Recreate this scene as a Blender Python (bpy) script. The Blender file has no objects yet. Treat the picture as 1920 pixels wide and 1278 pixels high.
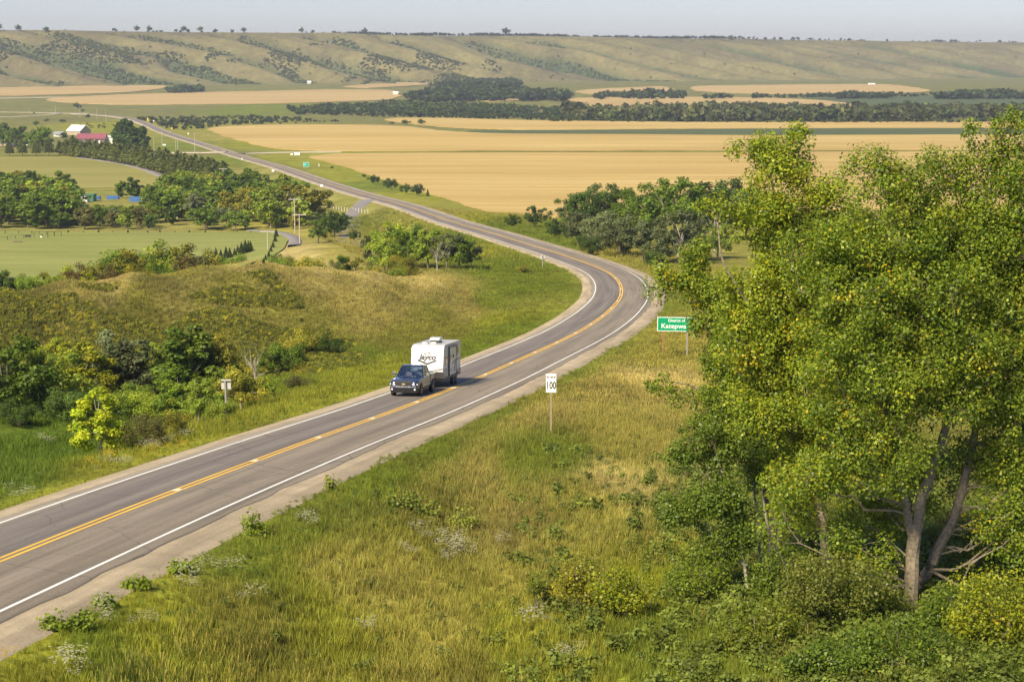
import bpy, bmesh, math, random
import numpy as np
from mathutils import Vector, Matrix, geometry as mgeo
random.seed(7); RNG = np.random.default_rng(11)
R_ = math.radians
scene = bpy.context.scene
COL = scene.collection

# ------------------------------------------------------------------ camera, sky, sun, exposure
H = 58.0                      # camera height above the valley floor (m)
F = 3733.0; PIT = R_(8.0)     # focal length in photo pixels (70 mm on a 36 mm frame), pitch below level
CP, SP = math.cos(PIT), math.sin(PIT)
cam_d = bpy.data.cameras.new('camera'); cam = bpy.data.objects.new('camera', cam_d); COL.objects.link(cam)
cam.location = (0, 0, H); cam.rotation_euler = (math.pi/2 - PIT, 0, 0)
cam_d.sensor_width = 36.0; cam_d.lens = 36.0*F/1920.0; cam_d.clip_start = 0.5; cam_d.clip_end = 30000
scene.camera = cam
HAZE = 8.5e-5
SUN_EL, SUN_AZ = R_(42), R_(214)      # compass-like: azimuth clockwise from +Y (sun behind the camera, to the left)
world = bpy.data.worlds.new('World'); scene.world = world; world.use_nodes = True
wn = world.node_tree; bg = wn.nodes['Background']
sky = wn.nodes.new('ShaderNodeTexSky'); sky.sky_type = 'NISHITA'; sky.sun_disc = False
sky.sun_elevation = SUN_EL; sky.sun_rotation = SUN_AZ
sky.air_density = 1.0; sky.dust_density = .5; sky.ozone_density = 3.0; sky.altitude = 500
tn = wn.nodes.new('ShaderNodeMix'); tn.data_type = 'RGBA'; tn.blend_type = 'MULTIPLY'; tn.inputs[0].default_value = 1.; tn.inputs[7].default_value = (.985, .945, 1.13, 1)   # a slightly mauve late-summer sky
wn.links.new(sky.outputs[0], tn.inputs[6]); wn.links.new(tn.outputs[2], bg.inputs[0]); bg.inputs[1].default_value = 0.058
sl = bpy.data.lights.new('sun', 'SUN'); sl.energy = 4.4; sl.angle = R_(12.0); sl.color = (1.0, 0.875, 0.62)
sun = bpy.data.objects.new('sun', sl); COL.objects.link(sun)
sdir = Vector((math.sin(SUN_AZ)*math.cos(SUN_EL), math.cos(SUN_AZ)*math.cos(SUN_EL), math.sin(SUN_EL)))
sun.rotation_euler = sdir.to_track_quat('Z', 'Y').to_euler(); sun.location = (0, 0, 120)
vs = scene.view_settings; vs.view_transform = 'Standard'; vs.look = 'None'; vs.gamma = 1; vs.use_curve_mapping = False
vs.exposure = 1.0
scene.cycles.use_denoising = True
scene.cycles.max_bounces = 6; scene.cycles.diffuse_bounces = 3; scene.cycles.glossy_bounces = 2
scene.cycles.transmission_bounces = 4; scene.cycles.transparent_max_bounces = 8; scene.cycles.volume_bounces = 0

# ------------------------------------------------------------------ small helpers
def tag(o, label=None, cat=None, group=None, kind=None):
    if label: o['label'] = label
    if cat: o['category'] = cat
    if group: o['group'] = group
    if kind: o['kind'] = kind
    return o
def S(r, g, b):
    return tuple(((c/255)/12.92 if c <= 10.3 else ((c/255+0.055)/1.055)**2.4) for c in (r, g, b))
def smooth(t):
    t = np.clip(t, 0, 1); return t*t*(3-2*t)
def hash2(ix, iy, seed):
    n = (ix.astype(np.int64)*374761393 + iy.astype(np.int64)*668265263 + seed*974711) & 0x7fffffff
    n = ((n ^ (n >> 13))*1274126177) & 0x7fffffff
    return ((n ^ (n >> 16)) & 0xffff)/65535.0
def vnoise(x, y, seed=0):
    x = np.asarray(x, float); y = np.asarray(y, float)
    ix = np.floor(x); iy = np.floor(y); fx = x-ix; fy = y-iy
    fx = fx*fx*(3-2*fx); fy = fy*fy*(3-2*fy)
    a = hash2(ix, iy, seed); b = hash2(ix+1, iy, seed); c = hash2(ix, iy+1, seed); d = hash2(ix+1, iy+1, seed)
    return (a+(b-a)*fx)*(1-fy) + (c+(d-c)*fx)*fy
def fbm(x, y, seed=0, o=4):
    s = 0; a = .5; t = 0
    for k in range(o):
        s = s + a*vnoise(np.asarray(x)*2**k, np.asarray(y)*2**k, seed+k*17); t += a; a *= .5
    return s/t

def ray(px, py):
    dx = (px-960)/F; dy = (639-py)/F
    return np.array([dx, CP+dy*SP, -SP+dy*CP])
def at(px, py, Y):            # the point at depth Y (m) that the photo shows at px, py
    r = ray(px, py); return np.array([0, 0, H]) + r*(Y/r[1])

def np_mesh(name, co, quads, col=None, smooth_shade=False, uv=None):
    me = bpy.data.meshes.new(name)
    co = np.asarray(co, np.float32); quads = np.asarray(quads, np.int32); k = quads.shape[1]
    me.vertices.add(len(co)); me.vertices.foreach_set('co', co.ravel())
    me.loops.add(quads.size); me.loops.foreach_set('vertex_index', quads.ravel())
    me.polygons.add(len(quads)); me.polygons.foreach_set('loop_start', np.arange(0, quads.size, k, dtype=np.int32))
    if smooth_shade: me.polygons.foreach_set('use_smooth', np.ones(len(quads), bool))
    if col is not None:
        a = me.color_attributes.new('col', 'FLOAT_COLOR', 'POINT')
        a.data.foreach_set('color', np.c_[col, np.ones(len(col))].astype(np.float32).ravel())
    if uv is not None:
        l = me.uv_layers.new(name='UVMap'); l.data.foreach_set('uv', np.asarray(uv, np.float32)[quads.ravel()].ravel())
    me.update(calc_edges=True)
    return me
def link(name, me, mat=None, parent=None):
    o = bpy.data.objects.new(name, me); COL.objects.link(o)
    if mat is not None and me is not None:
        me.materials.clear(); me.materials.append(mat)
    if parent: o.parent = parent
    return o
def empty(name, loc=(0, 0, 0), rz=0, parent=None):
    o = bpy.data.objects.new(name, None); COL.objects.link(o); o.location = loc; o.rotation_euler = (0, 0, rz)
    o.empty_display_size = .3
    if parent: o.parent = parent
    return o
def copy_tree(o, parent=None):
    c = o.copy(); COL.objects.link(c)
    c.parent = parent
    for ch in o.children: copy_tree(ch, c)
    return c

class MB:
    """collects simple shapes and links them as ONE mesh object"""
    def __init__(s): s.v = []; s.f = []
    def add(s, vs, fs):
        n = len(s.v); s.v += [tuple(v) for v in vs]; s.f += [tuple(n+i for i in f) for f in fs]; return s
    def box(s, x0, x1, y0, y1, z0, z1):
        return s.add([(x, y, z) for z in (z0, z1) for y in (y0, y1) for x in (x0, x1)],
                     [(0,2,3,1), (4,5,7,6), (0,1,5,4), (2,6,7,3), (0,4,6,2), (1,3,7,5)])
    def hexa(s, b, t):        # bottom 4 points, top 4 points (both counter-clockwise)
        return s.add(list(b)+list(t), [(3,2,1,0), (4,5,6,7), (0,1,5,4), (1,2,6,5), (2,3,7,6), (3,0,4,7)])
    def prism(s, poly, axis, a, b):   # polygon in the two other axes
        def P(p, c): return {'x': (c, p[0], p[1]), 'y': (p[0], c, p[1]), 'z': (p[0], p[1], c)}[axis]
        n = len(poly)
        return s.add([P(p, a) for p in poly]+[P(p, b) for p in poly],
                     [tuple(range(n))[::-1], tuple(range(n, 2*n))]+[(i, (i+1) % n, n+(i+1) % n, n+i) for i in range(n)])
    def tube(s, pts, rad, n=8, cap=True):
        pts = [Vector(p) for p in pts]; rad = rad if hasattr(rad, '__len__') else [rad]*len(pts)
        rings = []; base = len(s.v); ref = Vector((.31, .17, .93))
        for i, p in enumerate(pts):
            d = (pts[min(i+1, len(pts)-1)]-pts[max(i-1, 0)]).normalized()
            r = ref if abs(d.dot(ref)) < .95 else Vector((1, 0, 0))
            a = d.cross(r).normalized(); b = d.cross(a)
            for k in range(n):
                t = 2*math.pi*k/n; s.v.append(tuple(p+(a*math.cos(t)+b*math.sin(t))*rad[i]))
        for i in range(len(pts)-1):
            for k in range(n):
                q = base+i*n; s.f.append((q+k, q+(k+1) % n, q+n+(k+1) % n, q+n+k))
        if cap:
            s.f.append(tuple(base+k for k in range(n))[::-1]); s.f.append(tuple(base+(len(pts)-1)*n+k for k in range(n)))
        return s
    def lathe(s, prof, axis='z', c=(0, 0, 0), n=20):   # prof: (radius, height)
        base = len(s.v)
        for r, h in prof:
            for k in range(n):
                t = 2*math.pi*k/n; a, b = r*math.cos(t), r*math.sin(t)
                p = {'z': (a, b, h), 'x': (h, a, b), 'y': (b, h, a)}[axis]
                s.v.append((p[0]+c[0], p[1]+c[1], p[2]+c[2]))
        for i in range(len(prof)-1):
            for k in range(n):
                q = base+i*n; s.f.append((q+k, q+(k+1) % n, q+n+(k+1) % n, q+n+k))
        s.f.append(tuple(base+k for k in range(n))[::-1]); s.f.append(tuple(base+(len(prof)-1)*n+k for k in range(n)))
        return s
    def loft(s, rings):
        n = len(rings[0]); base = len(s.v)
        for r in rings: s.v += [tuple(p) for p in r]
        for i in range(len(rings)-1):
            for k in range(n):
                q = base+i*n; s.f.append((q+k, q+(k+1) % n, q+n+(k+1) % n, q+n+k))
        s.f.append(tuple(base+k for k in range(n))[::-1]); s.f.append(tuple(base+(len(rings)-1)*n+k for k in range(n)))
        return s
    def build(s, name, mat, parent=None, bevel=0, smooth_shade=False, seg=2):
        me = bpy.data.meshes.new(name); me.from_pydata(s.v, [], s.f); me.update()
        bm = bmesh.new(); bm.from_mesh(me)
        bmesh.ops.recalc_face_normals(bm, faces=bm.faces)
        if bevel:
            es = [e for e in bm.edges if len(e.link_faces) == 2 and e.calc_face_angle(0) > .5]
            if es: bmesh.ops.bevel(bm, geom=es, offset=bevel, segments=seg, affect='EDGES', profile=.6, clamp_overlap=True)
        if smooth_shade:
            for f in bm.faces: f.smooth = True
            for e in bm.edges:
                if len(e.link_faces) == 2 and e.calc_face_angle(0) > .6: e.smooth = False
        bm.to_mesh(me); bm.free()
        return link(name, me, mat, parent)

# ------------------------------------------------------------------ materials
def new_mat(name):
    m = bpy.data.materials.new(name); m.use_nodes = True; nt = m.node_tree
    b = nt.nodes['Principled BSDF']; return m, nt, b
def N(nt, t, **kw):
    n = nt.nodes.new(t)
    for k, v in kw.items():
        if k in n.inputs: n.inputs[k].default_value = v
        else: setattr(n, k, v)
    return n
def L(nt, a, b): nt.links.new(a, b)
def mixc(nt, fac, a, b, mode='MIX'):
    n = nt.nodes.new('ShaderNodeMix'); n.data_type = 'RGBA'; n.blend_type = mode
    for i, v in ((0, fac), (6, a), (7, b)):
        if isinstance(v, (tuple, list)): n.inputs[i].default_value = (*v[:3], 1)
        elif isinstance(v, (int, float)): n.inputs[i].default_value = v
        else: nt.links.new(v, n.inputs[i])
    return n.outputs[2]
def ramp(nt, fac, stops):
    n = nt.nodes.new('ShaderNodeValToRGB'); cr = n.color_ramp
    while len(cr.elements) < len(stops): cr.elements.new(.5)
    for e, (p, c) in zip(cr.elements, stops):
        e.position = p; e.color = (c, c, c, 1) if isinstance(c, (int, float)) else (*c, 1)
    nt.links.new(fac, n.inputs[0]); return n.outputs[0]
def noise(nt, vec, scale, detail=4, rough=.55):
    n = nt.nodes.new('ShaderNodeTexNoise'); n.inputs['Scale'].default_value = scale
    n.inputs['Detail'].default_value = detail; n.inputs['Roughness'].default_value = rough
    if vec is not None: nt.links.new(vec, n.inputs['Vector'])
    return n.outputs['Fac']
def mapping(nt, vec, scale=(1, 1, 1), rot=(0, 0, 0)):
    n = nt.nodes.new('ShaderNodeMapping'); n.inputs['Scale'].default_value = scale; n.inputs['Rotation'].default_value = rot
    nt.links.new(vec, n.inputs['Vector']); return n.outputs[0]
def pos(nt): return nt.nodes.new('ShaderNodeNewGeometry').outputs['Position']
def objc(nt): return nt.nodes.new('ShaderNodeTexCoord').outputs['Object']
def bump(nt, b, h, strength=.3, dist=.1):
    n = nt.nodes.new('ShaderNodeBump'); n.inputs['Strength'].default_value = strength; n.inputs['Distance'].default_value = dist
    nt.links.new(h, n.inputs['Height']); nt.links.new(n.outputs[0], b.inputs['Normal'])
def simple(name, a, b_=None, scale=6., rough=.6, metal=0., coat=0., bumps=0., spec=.5):
    m, nt, b = new_mat(name)
    b_ = b_ or tuple(c*.8 for c in a)
    f = noise(nt, objc(nt), scale, 5)
    L(nt, mixc(nt, ramp(nt, f, [(.35, 0), (.65, 1)]), a, b_), b.inputs['Base Color'])
    b.inputs['Roughness'].default_value = rough; b.inputs['Metallic'].default_value = metal
    b.inputs['Coat Weight'].default_value = coat; b.inputs['Coat Roughness'].default_value = .05
    b.inputs['Specular IOR Level'].default_value = spec
    if bumps: bump(nt, b, f, bumps, .02)
    return m
def leaf_mat(name, inst=False, trans=.42, rough=.55, rnd=.25):
    m, nt, b = new_mat(name)
    a = nt.nodes.new('ShaderNodeAttribute'); a.attribute_name = 'col'
    c = a.outputs['Color']
    if inst:
        t = nt.nodes.new('ShaderNodeAttribute'); t.attribute_name = 'tint'; t.attribute_type = 'INSTANCER'
        c = mixc(nt, 1., c, t.outputs['Color'], 'MULTIPLY')
    elif rnd:
        oi = nt.nodes.new('ShaderNodeObjectInfo')
        v = nt.nodes.new('ShaderNodeMapRange'); v.inputs[3].default_value = 1-rnd; v.inputs[4].default_value = 1+rnd
        L(nt, oi.outputs['Random'], v.inputs[0])
        c = mixc(nt, 1., c, v.outputs[0], 'MULTIPLY')
    L(nt, c, b.inputs['Base Color']); b.inputs['Roughness'].default_value = rough
    b.inputs['Specular IOR Level'].default_value = .3
    tr = nt.nodes.new('ShaderNodeBsdfTranslucent'); L(nt, mixc(nt, 1., c, (1.15, 1.1, .6), 'MULTIPLY'), tr.inputs[0])
    mx = nt.nodes.new('ShaderNodeMixShader'); mx.inputs[0].default_value = trans
    L(nt, b.outputs[0], mx.inputs[1]); L(nt, tr.outputs[0], mx.inputs[2])
    L(nt, mx.outputs[0], nt.nodes['Material Output'].inputs[0])
    return m
M = {}
M['leaf'] = leaf_mat('foliage'); M['leaf_inst'] = leaf_mat('foliage_scattered', inst=True); M['leaf_big'] = leaf_mat('poplar_leaves', trans=.48, rough=.42, rnd=0)
M['grass_inst'] = leaf_mat('grass_blades', inst=True, trans=.3, rough=.6)
M['bark'] = simple('bark_grey_brown', (.30, .245, .175), (.15, .12, .085), 9, .9, bumps=.6)
M['bark_pale'] = simple('bark_pale', (.42, .38, .31), (.22, .19, .15), 8, .85, bumps=.3)

# ------------------------------------------------------------------ road centre line (x, y, height above floor)
_r = [(-24.6, 20, 12.8), (-22.2, 38, 14.6), (-20.1, 55, 16.3), (-18.2, 69.1, 17.6), (-17, 78.4, 18.5), (-15.4, 89.4, 19.5), (-13.9, 98.2, 20.3), (-12, 109.7, 21.3), (-8.6, 127.5, 22.9),
      (-7, 135.6, 23.55), (-5, 147.1, 24.5), (-2.4, 160.5, 25.5), (1.2, 181.3, 27), (4.6, 198.6, 28.1), (7.5, 213.8, 29), (11.2, 236.5, 30.1), (14.6, 264.7, 31.5),
      (16.1, 290, 32.7), (16.3, 311.7, 33.7), (15.6, 328.8, 34.5), (14.2, 343.3, 35.2), (10.8, 370.1, 36.3), (7.3, 395.1, 37.4), (3.1, 420.5, 38.4), (-1.9, 454, 39.8),
      (-7.5, 484.9, 40.9), (-14, 520.4, 42.3), (-19.8, 555, 43.6)]
ROADP = [(x, y, H-d) for x, y, d in _r]
for px, py, d in [(770, 388, 46.4), (670, 362, 50.6), (600, 340, 54), (520, 312, 56.4), (452, 294, 57.2), (415, 282, 57.4), (378, 270, 57.4), (331, 256, 57.4), (300, 245, 57.4), (276, 233, 57.4), (250, 223.5, 57.4),
                  (224, 218.5, 57.4), (193, 215.5, 57.4), (160, 213, 57.4), (120, 211.5, 57.4), (60, 210.2, 57.4), (0, 209.4, 57.4), (-160, 208.5, 57.4)]:
    r = ray(px, py); p = r*(-d/r[2]); ROADP.append((p[0], p[1], H-d))
ROADP = np.array(ROADP)
_s = np.r_[0, np.cumsum(np.linalg.norm(np.diff(ROADP[:, :2], axis=0), axis=1))]
RS = np.arange(0, _s[-1], 2.0)
RC = np.stack([np.interp(RS, _s, ROADP[:, k]) for k in range(3)], 1)
def gsm(a, sig):
    k = np.arange(-3*sig, 3*sig+1); w = np.exp(-k*k/(2*sig*sig)); w /= w.sum()
    p = np.pad(a, (3*sig, 3*sig), mode='reflect', reflect_type='odd'); return np.convolve(p, w, 'valid')
near = np.stack([gsm(RC[:, k], 4) for k in range(3)], 1); farr = np.stack([gsm(RC[:, k], 14) for k in range(3)], 1)
_w = smooth((RS-380)/200)[:, None]; RC = near*(1-_w)+farr*_w
RT = np.gradient(RC[:, :2], axis=0); RT /= np.linalg.norm(RT, axis=1)[:, None]
RN = np.stack([RT[:, 1], -RT[:, 0]], 1)              # to the right of the way away from the camera
_mono = RC[:, 1] < 1800; _mi = np.argmax(~_mono)
def road_x(y): return np.interp(y, RC[:_mi, 1], RC[:_mi, 0])
def road_z(y): return np.interp(y, RC[:_mi, 1], RC[:_mi, 2])
def road_c(y): return np.interp(y, RC[:_mi, 1], RT[:_mi, 1])
def road_d(x, y): return np.where(y < 1800, (x-road_x(y))*road_c(y), 999.)   # signed distance from the centre line
def road_at(s, off=0.):
    i = np.clip(s/2.0, 0, len(RC)-1.001); k = int(i); t = i-k
    c = RC[k]*(1-t)+RC[k+1]*t; n = RN[k]*(1-t)+RN[k+1]*t; d = RT[k]*(1-t)+RT[k+1]*t
    g = (RC[min(k+3, len(RC)-1), 2]-RC[max(k-3, 0), 2])/12.
    return np.array([c[0]+n[0]*off, c[1]+n[1]*off, c[2]]), d, g

# ------------------------------------------------------------------ terrain height
CTRL = [(960,1278,20.2),(300,1200,18.6),(120,1278,17.6),(600,1050,20.5),(900,900,22.),(700,1278,19.8),(1033,812,21.4),(1245,672,27.6),(1300,760,24.3),(1260,1278,20),(1600,1278,19.5),(1900,1278,19),
        (1900,1100,19.8),(1600,1100,20.3),(1300,1000,21.3),(1100,700,25.6),
        (100,850,25.3),(0,885,22.3),(-200,900,22),(60,780,28.5),(-150,780,28),(300,800,25.9),(200,880,22.6),(550,720,28.2),(430,780,25.3),(700,670,29.6),(820,640,30.4),
        (300,640,31),(100,640,30.8),(-200,640,30),(500,640,31),(650,640,30.9),(750,615,31.2),(300,580,29),(100,580,28.6),(300,540,27.5),(480,492,26.3),(370,503,26.5),(250,515,26.7),(120,530,26.9),(0,548,27.1),(-200,560,27.5),
        (480,550,28),(600,505,27.5),(600,560,29.3),(700,512,29),(800,525,30.7),(850,540,31.6),(760,560,31),(900,580,31.9),(950,560,32.6),(1000,530,34.3),(1017,506,35.8),(930,505,35.6),
        (1250,497,36.2),(1240,540,33.2),(1300,480,37.4),(1500,480,37.8),(1900,480,38),(1300,420,43.3),(1900,420,43.6),(1060,440,42),(960,425,43.6),(1500,600,29),(1900,560,31),(1900,700,24.4),(1300,600,30),(1300,540,33),
        (500,440,50.5),(0,450,50),(250,440,50.5),(-200,450,50),(650,440,48.3),(560,470,45.5),(640,470,44),(750,425,47.5),(820,440,45),(880,470,40),(1000,400,47.5),(1300,380,48.5),(1800,380,48.5)]
CY = [(480,330,39),(480,420,47),(250,320,39),(250,420,48),(0,310,38.5),(0,410,48),(600,330,37),(600,400,43.5),(0,264,32.5),(120,272,33),(250,278,33),(370,286,33),(480,296,33),(-200,256,32),(600,298,34),(700,305,35),(740,352,36.2),(850,345,35.8),(760,420,43),(-200,320,39),(300,700,53),(900,700,50.5),(1500,700,51),(1900,700,51)]
_cp = []
for px, py, d in CTRL:
    r = ray(px, py); p = r*(-d/r[2]); _cp.append((p[0], p[1], d))
for px, Y, d in CY: _cp.append(((px-960)/F*Y*1.0, Y, d))
for i in range(20, 300, 9): _cp.append((RC[i, 0], RC[i, 1], H-RC[i, 2]))
_cp = np.array(_cp)
def uv(x, y):
    u = np.clip(x/np.maximum(y, 1), -.32, .32)*4.5; return u, np.log(np.maximum(y, 1))
_cu, _cv = uv(_cp[:, 0], _cp[:, 1])
def kern(r2): return np.sqrt(r2+.03**2)
_A = kern((_cu[:, None]-_cu)**2+(_cv[:, None]-_cv)**2); _dm = _cp[:, 2].mean()
_wt = np.linalg.solve(_A+0*np.eye(len(_cu)), _cp[:, 2]-_dm)
def rbf_drop(x, y):
    u, v = uv(x, np.maximum(y, 52)); u = u.ravel(); v = v.ravel(); out = np.empty(len(u))
    for i in range(0, len(u), 20000):
        s = slice(i, i+20000); out[s] = kern((u[s, None]-_cu)**2+(v[s, None]-_cv)**2)@_wt+_dm
    return out.reshape(np.shape(x))
def floor_z(x, y):
    return 7.*(1-smooth((y-600)/420)) + 15.*smooth((y-2250)/1300) + .5*(fbm(x/90, y/90, 5, 2)-.5)
HA = np.array([-860., 3300.]); HD = np.array([.784, .62]); HD /= np.linalg.norm(HD); HN = np.array([-HD[1], HD[0]])
def edge_w(x, y, d): return np.where(d > 0, 5.7, 5.0)+.8*(vnoise(x/2.3, y/3.1, 21)-.5)+.5*(vnoise(x/.7, y/.9, 22)-.5)
def height_raw(x, y):
    x = np.asarray(x, float); y = np.asarray(y, float)
    w = smooth((y-560)/220); z = np.zeros_like(x)
    m = w < 1
    if m.any(): z[m] = H-rbf_drop(x[m], y[m])
    z = z*(1-w)+floor_z(x, y)*w
    d = road_d(x, y); a = np.abs(d); zr = road_z(y)
    rough = smooth((a-6)/5)
    calm = 1-.72*smooth((y-185)/25)*smooth((-.02-x/np.maximum(y, 1))/.03)      # the mound is smooth
    z = z + rough*calm*(np.clip(1.4-y/400, .0, 1)*((fbm(x/9, y/11, 3, 4)-.5)*.65 + (vnoise(x/1.6, y/1.9, 9)-.5)*.28))
    edge = edge_w(x, y, d)
    k = smooth((a-edge)/(8.+4*(d < 0)))
    zr2 = zr-.2-np.clip(a-5, 0, 3)*.05
    return np.where(a < edge+14, zr2*(1-k)+z*k, z)
NU, NV = 340, 780
UU = np.linspace(-.5, .5, NU); VV = np.linspace(math.log(30), math.log(7600), NV)
_gy = np.exp(VV)[:, None]*np.ones((1, NU)); _gx = _gy*UU[None]
GZ = height_raw(_gx, _gy)
def gz(x, y):                 # height of the built ground mesh
    x = np.asarray(x, float); y = np.asarray(y, float)
    a = np.clip((x/y-UU[0])/(UU[1]-UU[0]), 0, NU-1.001); b = np.clip((np.log(y)-VV[0])/(VV[1]-VV[0]), 0, NV-1.001)
    i = a.astype(int); j = b.astype(int); a = a-i; b = b-j
    return (GZ[j, i]*(1-a)+GZ[j, i+1]*a)*(1-b)+(GZ[j+1, i]*(1-a)+GZ[j+1, i+1]*a)*b
_t = np.exp(np.linspace(math.log(45), math.log(7000), 6000))
def G(px, py):                # where the photo's pixel meets the ground
    r = ray(px, py); P = np.array([0, 0, H])+r[None]*(_t/r[1])[:, None]
    dz = P[:, 2]-gz(P[:, 0], P[:, 1]); k = np.argmax(dz < 0)
    if dz[k] >= 0: k = len(_t)-1
    a = dz[k-1]/(dz[k-1]-dz[k]+1e-9); p = P[k-1]*(1-a)+P[k]*a
    p[2] = gz(p[0], p[1]); return p
def onground(px, Y):
    x = (px-960)/F*Y*1.0; x = x*(CP+(H-gz(x, Y))/Y*SP); return np.array([x, Y, float(gz(x, Y))])
def hill(t, q):               # height of the valley side above the floor; t along it, q back into it
    wob = (fbm(t/420, q*0+3, 31, 3)-.5)*260
    Wd = 560+ (fbm(t/500, q*0+9, 33, 2)-.5)*160
    tw = t + .28*q + (fbm(t/300, q/300, 35, 3)-.5)*170
    ph = tw/95.
    pp_ = np.pi*ph*.5+1.2*vnoise(ph*.5, ph*0, 4); g1 = np.abs(np.sin(pp_)); flank = np.sin(2*pp_)        # 0 in the gullies, 1 on the spurs; last wave only tells the flanks apart
    qe = q+wob*.35+85*(g1-.6)*np.clip(1.15-q/Wd, 0, 1); s = np.clip(qe/Wd, 0, 1)
    g2 = np.abs(np.sin(np.pi*(tw/62.+vnoise(t/80, q/200, 8)*1.3)))
    prof = smooth(s)*.55+.45*s
    inc = 4*s*(1-s)
    top = 104-7*smooth(t/3500) + 5*(fbm(t/260, q/400, 41, 2)-.5)
    z = top*prof - inc*(100*(1-g1**.75)*(.7+.6*vnoise(t/400, q*0, 46)) + 10*(1-np.sqrt(g2+.001))) + 3*(fbm(t/40, q/40, 44, 3)-.5)*inc
    return np.where(qe < 0, -1.5+0*q, z-.6), g1, flank, s
# ------------------------------------------------------------------ what grows where (colour of the plant cover, by place)
LUSH=(.090,.142,.012); GREEN=(.145,.185,.018); YG=(.225,.238,.024); STRAW=(.41,.345,.145); TAN=(.265,.228,.068); BROWN=(.172,.158,.046); OLIVE=(.175,.172,.030); PALE=(.24,.235,.066); FARG=(.165,.168,.052); GOLD=(.275,.252,.056)
VC = [(100,850,LUSH),(30,900,LUSH),(250,880,YG),(330,860,YG),(100,930,YG),(450,810,YG),(600,760,YG),(250,760,LUSH),(480,730,GREEN),(650,680,GREEN),(700,700,YG),(900,650,GREEN),(850,640,OLIVE),(980,600,YG),(1000,610,GREEN),(760,640,OLIVE),(640,590,TAN),(720,570,TAN),(60,760,LUSH),
      (60,600,BROWN),(200,600,BROWN),(300,610,OLIVE),(350,570,BROWN),(450,560,OLIVE),(520,600,OLIVE),(600,620,OLIVE),(480,505,STRAW),(420,501,STRAW),(500,496,STRAW),(540,502,STRAW),(310,510,STRAW),(180,527,STRAW),(560,520,STRAW),(460,515,STRAW),(490,530,TAN),(560,540,TAN),(640,540,TAN),(700,530,STRAW),(660,520,STRAW),(600,515,STRAW),(760,540,STRAW),(840,548,STRAW),(880,555,TAN),(750,560,TAN),(800,540,STRAW),(850,560,BROWN),(900,580,TAN),(820,600,OLIVE),(700,600,TAN),(950,565,GREEN),(1030,540,GREEN),(1000,510,GREEN),(940,500,GREEN),(250,520,STRAW),(370,510,GOLD),(50,550,BROWN),(150,535,TAN),
      (60,1240,YG),(200,1230,GREEN),(330,1180,YG),(450,1080,GREEN),(560,1010,GREEN),(700,920,GREEN),(820,850,GREEN),(950,760,GREEN),(1060,700,GREEN),(1150,640,GREEN),(450,1190,OLIVE),(620,1080,GOLD),(600,1200,YG),(800,1000,OLIVE),(760,1120,GOLD),(870,1220,GOLD),(950,880,TAN),(1030,860,GREEN),(1100,860,GREEN),(1000,980,TAN),(1120,960,GOLD),(1180,900,STRAW),(1080,780,TAN),(1180,740,TAN),(1260,720,STRAW),(1280,680,GOLD),(1170,800,GOLD),(1030,740,OLIVE),(1200,860,GOLD),(900,1250,OLIVE),(1050,1080,GOLD),(1000,1200,YG),(1100,1230,YG),(1250,1100,YG),(1250,1220,GREEN),(1350,1250,GREEN),(1600,1200,LUSH),(1850,1200,LUSH),(1500,1000,GREEN),(1210,560,GREEN),(1240,530,GOLD),(1180,480,GOLD),(1300,640,GOLD),
      (1080,460,GREEN),(980,430,GREEN),(900,410,YG),(850,400,GOLD),(760,375,YG),(700,350,GREEN),(640,335,YG),(580,315,YG),(520,300,YG),(460,270,YG),(420,260,GOLD),(640,420,GREEN),(700,400,PALE),(600,370,PALE),(560,350,GREEN),(500,330,PALE),(430,310,GREEN),(380,290,FARG),(350,280,GREEN),(300,300,PALE),(880,460,GREEN),(930,470,YG),(560,440,GOLD),(640,480,GOLD),(300,440,PALE),(100,440,PALE),
      (60,250,FARG),(150,235,YG),(300,215,FARG),(500,205,GREEN),(640,215,FARG),(60,220,FARG),(200,200,FARG),(800,225,FARG),(1200,215,FARG),(1700,225,FARG),(300,180,FARG),(800,170,FARG),(1300,178,FARG),(1800,175,FARG),(1000,285,OLIVE),(1700,285,OLIVE)]
_vp = []
for px, py, c in VC:
    p = G(px, py); u_, v_ = uv(p[0], p[1]); _vp.append((float(u_), float(v_)))
_vp = np.array(_vp); _vcol = np.array([c for _, _, c in VC])
def vegcol(x, y):
    x = np.asarray(x, float).ravel(); y = np.asarray(y, float).ravel()
    sc = np.clip(y/100, .6, 12)
    wx = (fbm(x/(9*sc), y/(12*sc), 51, 4)-.5)*.26; wy = (fbm(x/(9*sc), y/(12*sc), 61, 4)-.5)*.26
    u, v = uv(x, y); u = u+wx; v = v+wy*.7; out = np.empty((len(x), 3))
    for i in range(0, len(x), 20000):
        s = slice(i, i+20000); w = 1/((u[s, None]-_vp[:, 0])**2+((v[s, None]-_vp[:, 1])*1.2)**2+.0006)**2
        out[s] = (w@_vcol)/w.sum(1)[:, None]
    n = fbm(x/2.6, y/3.4, 71, 3); n2 = fbm(x/(22), y/30, 81, 3)
    d = smooth((n2-.5)/.3+.35)[:, None]*.38
    dry = np.array([.25, .205, .062]); out = out*(1-d*.32)+dry*d*.32*(out.sum(1)/.36)[:, None]
    return out*(.66+.68*n)[:, None]

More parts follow.
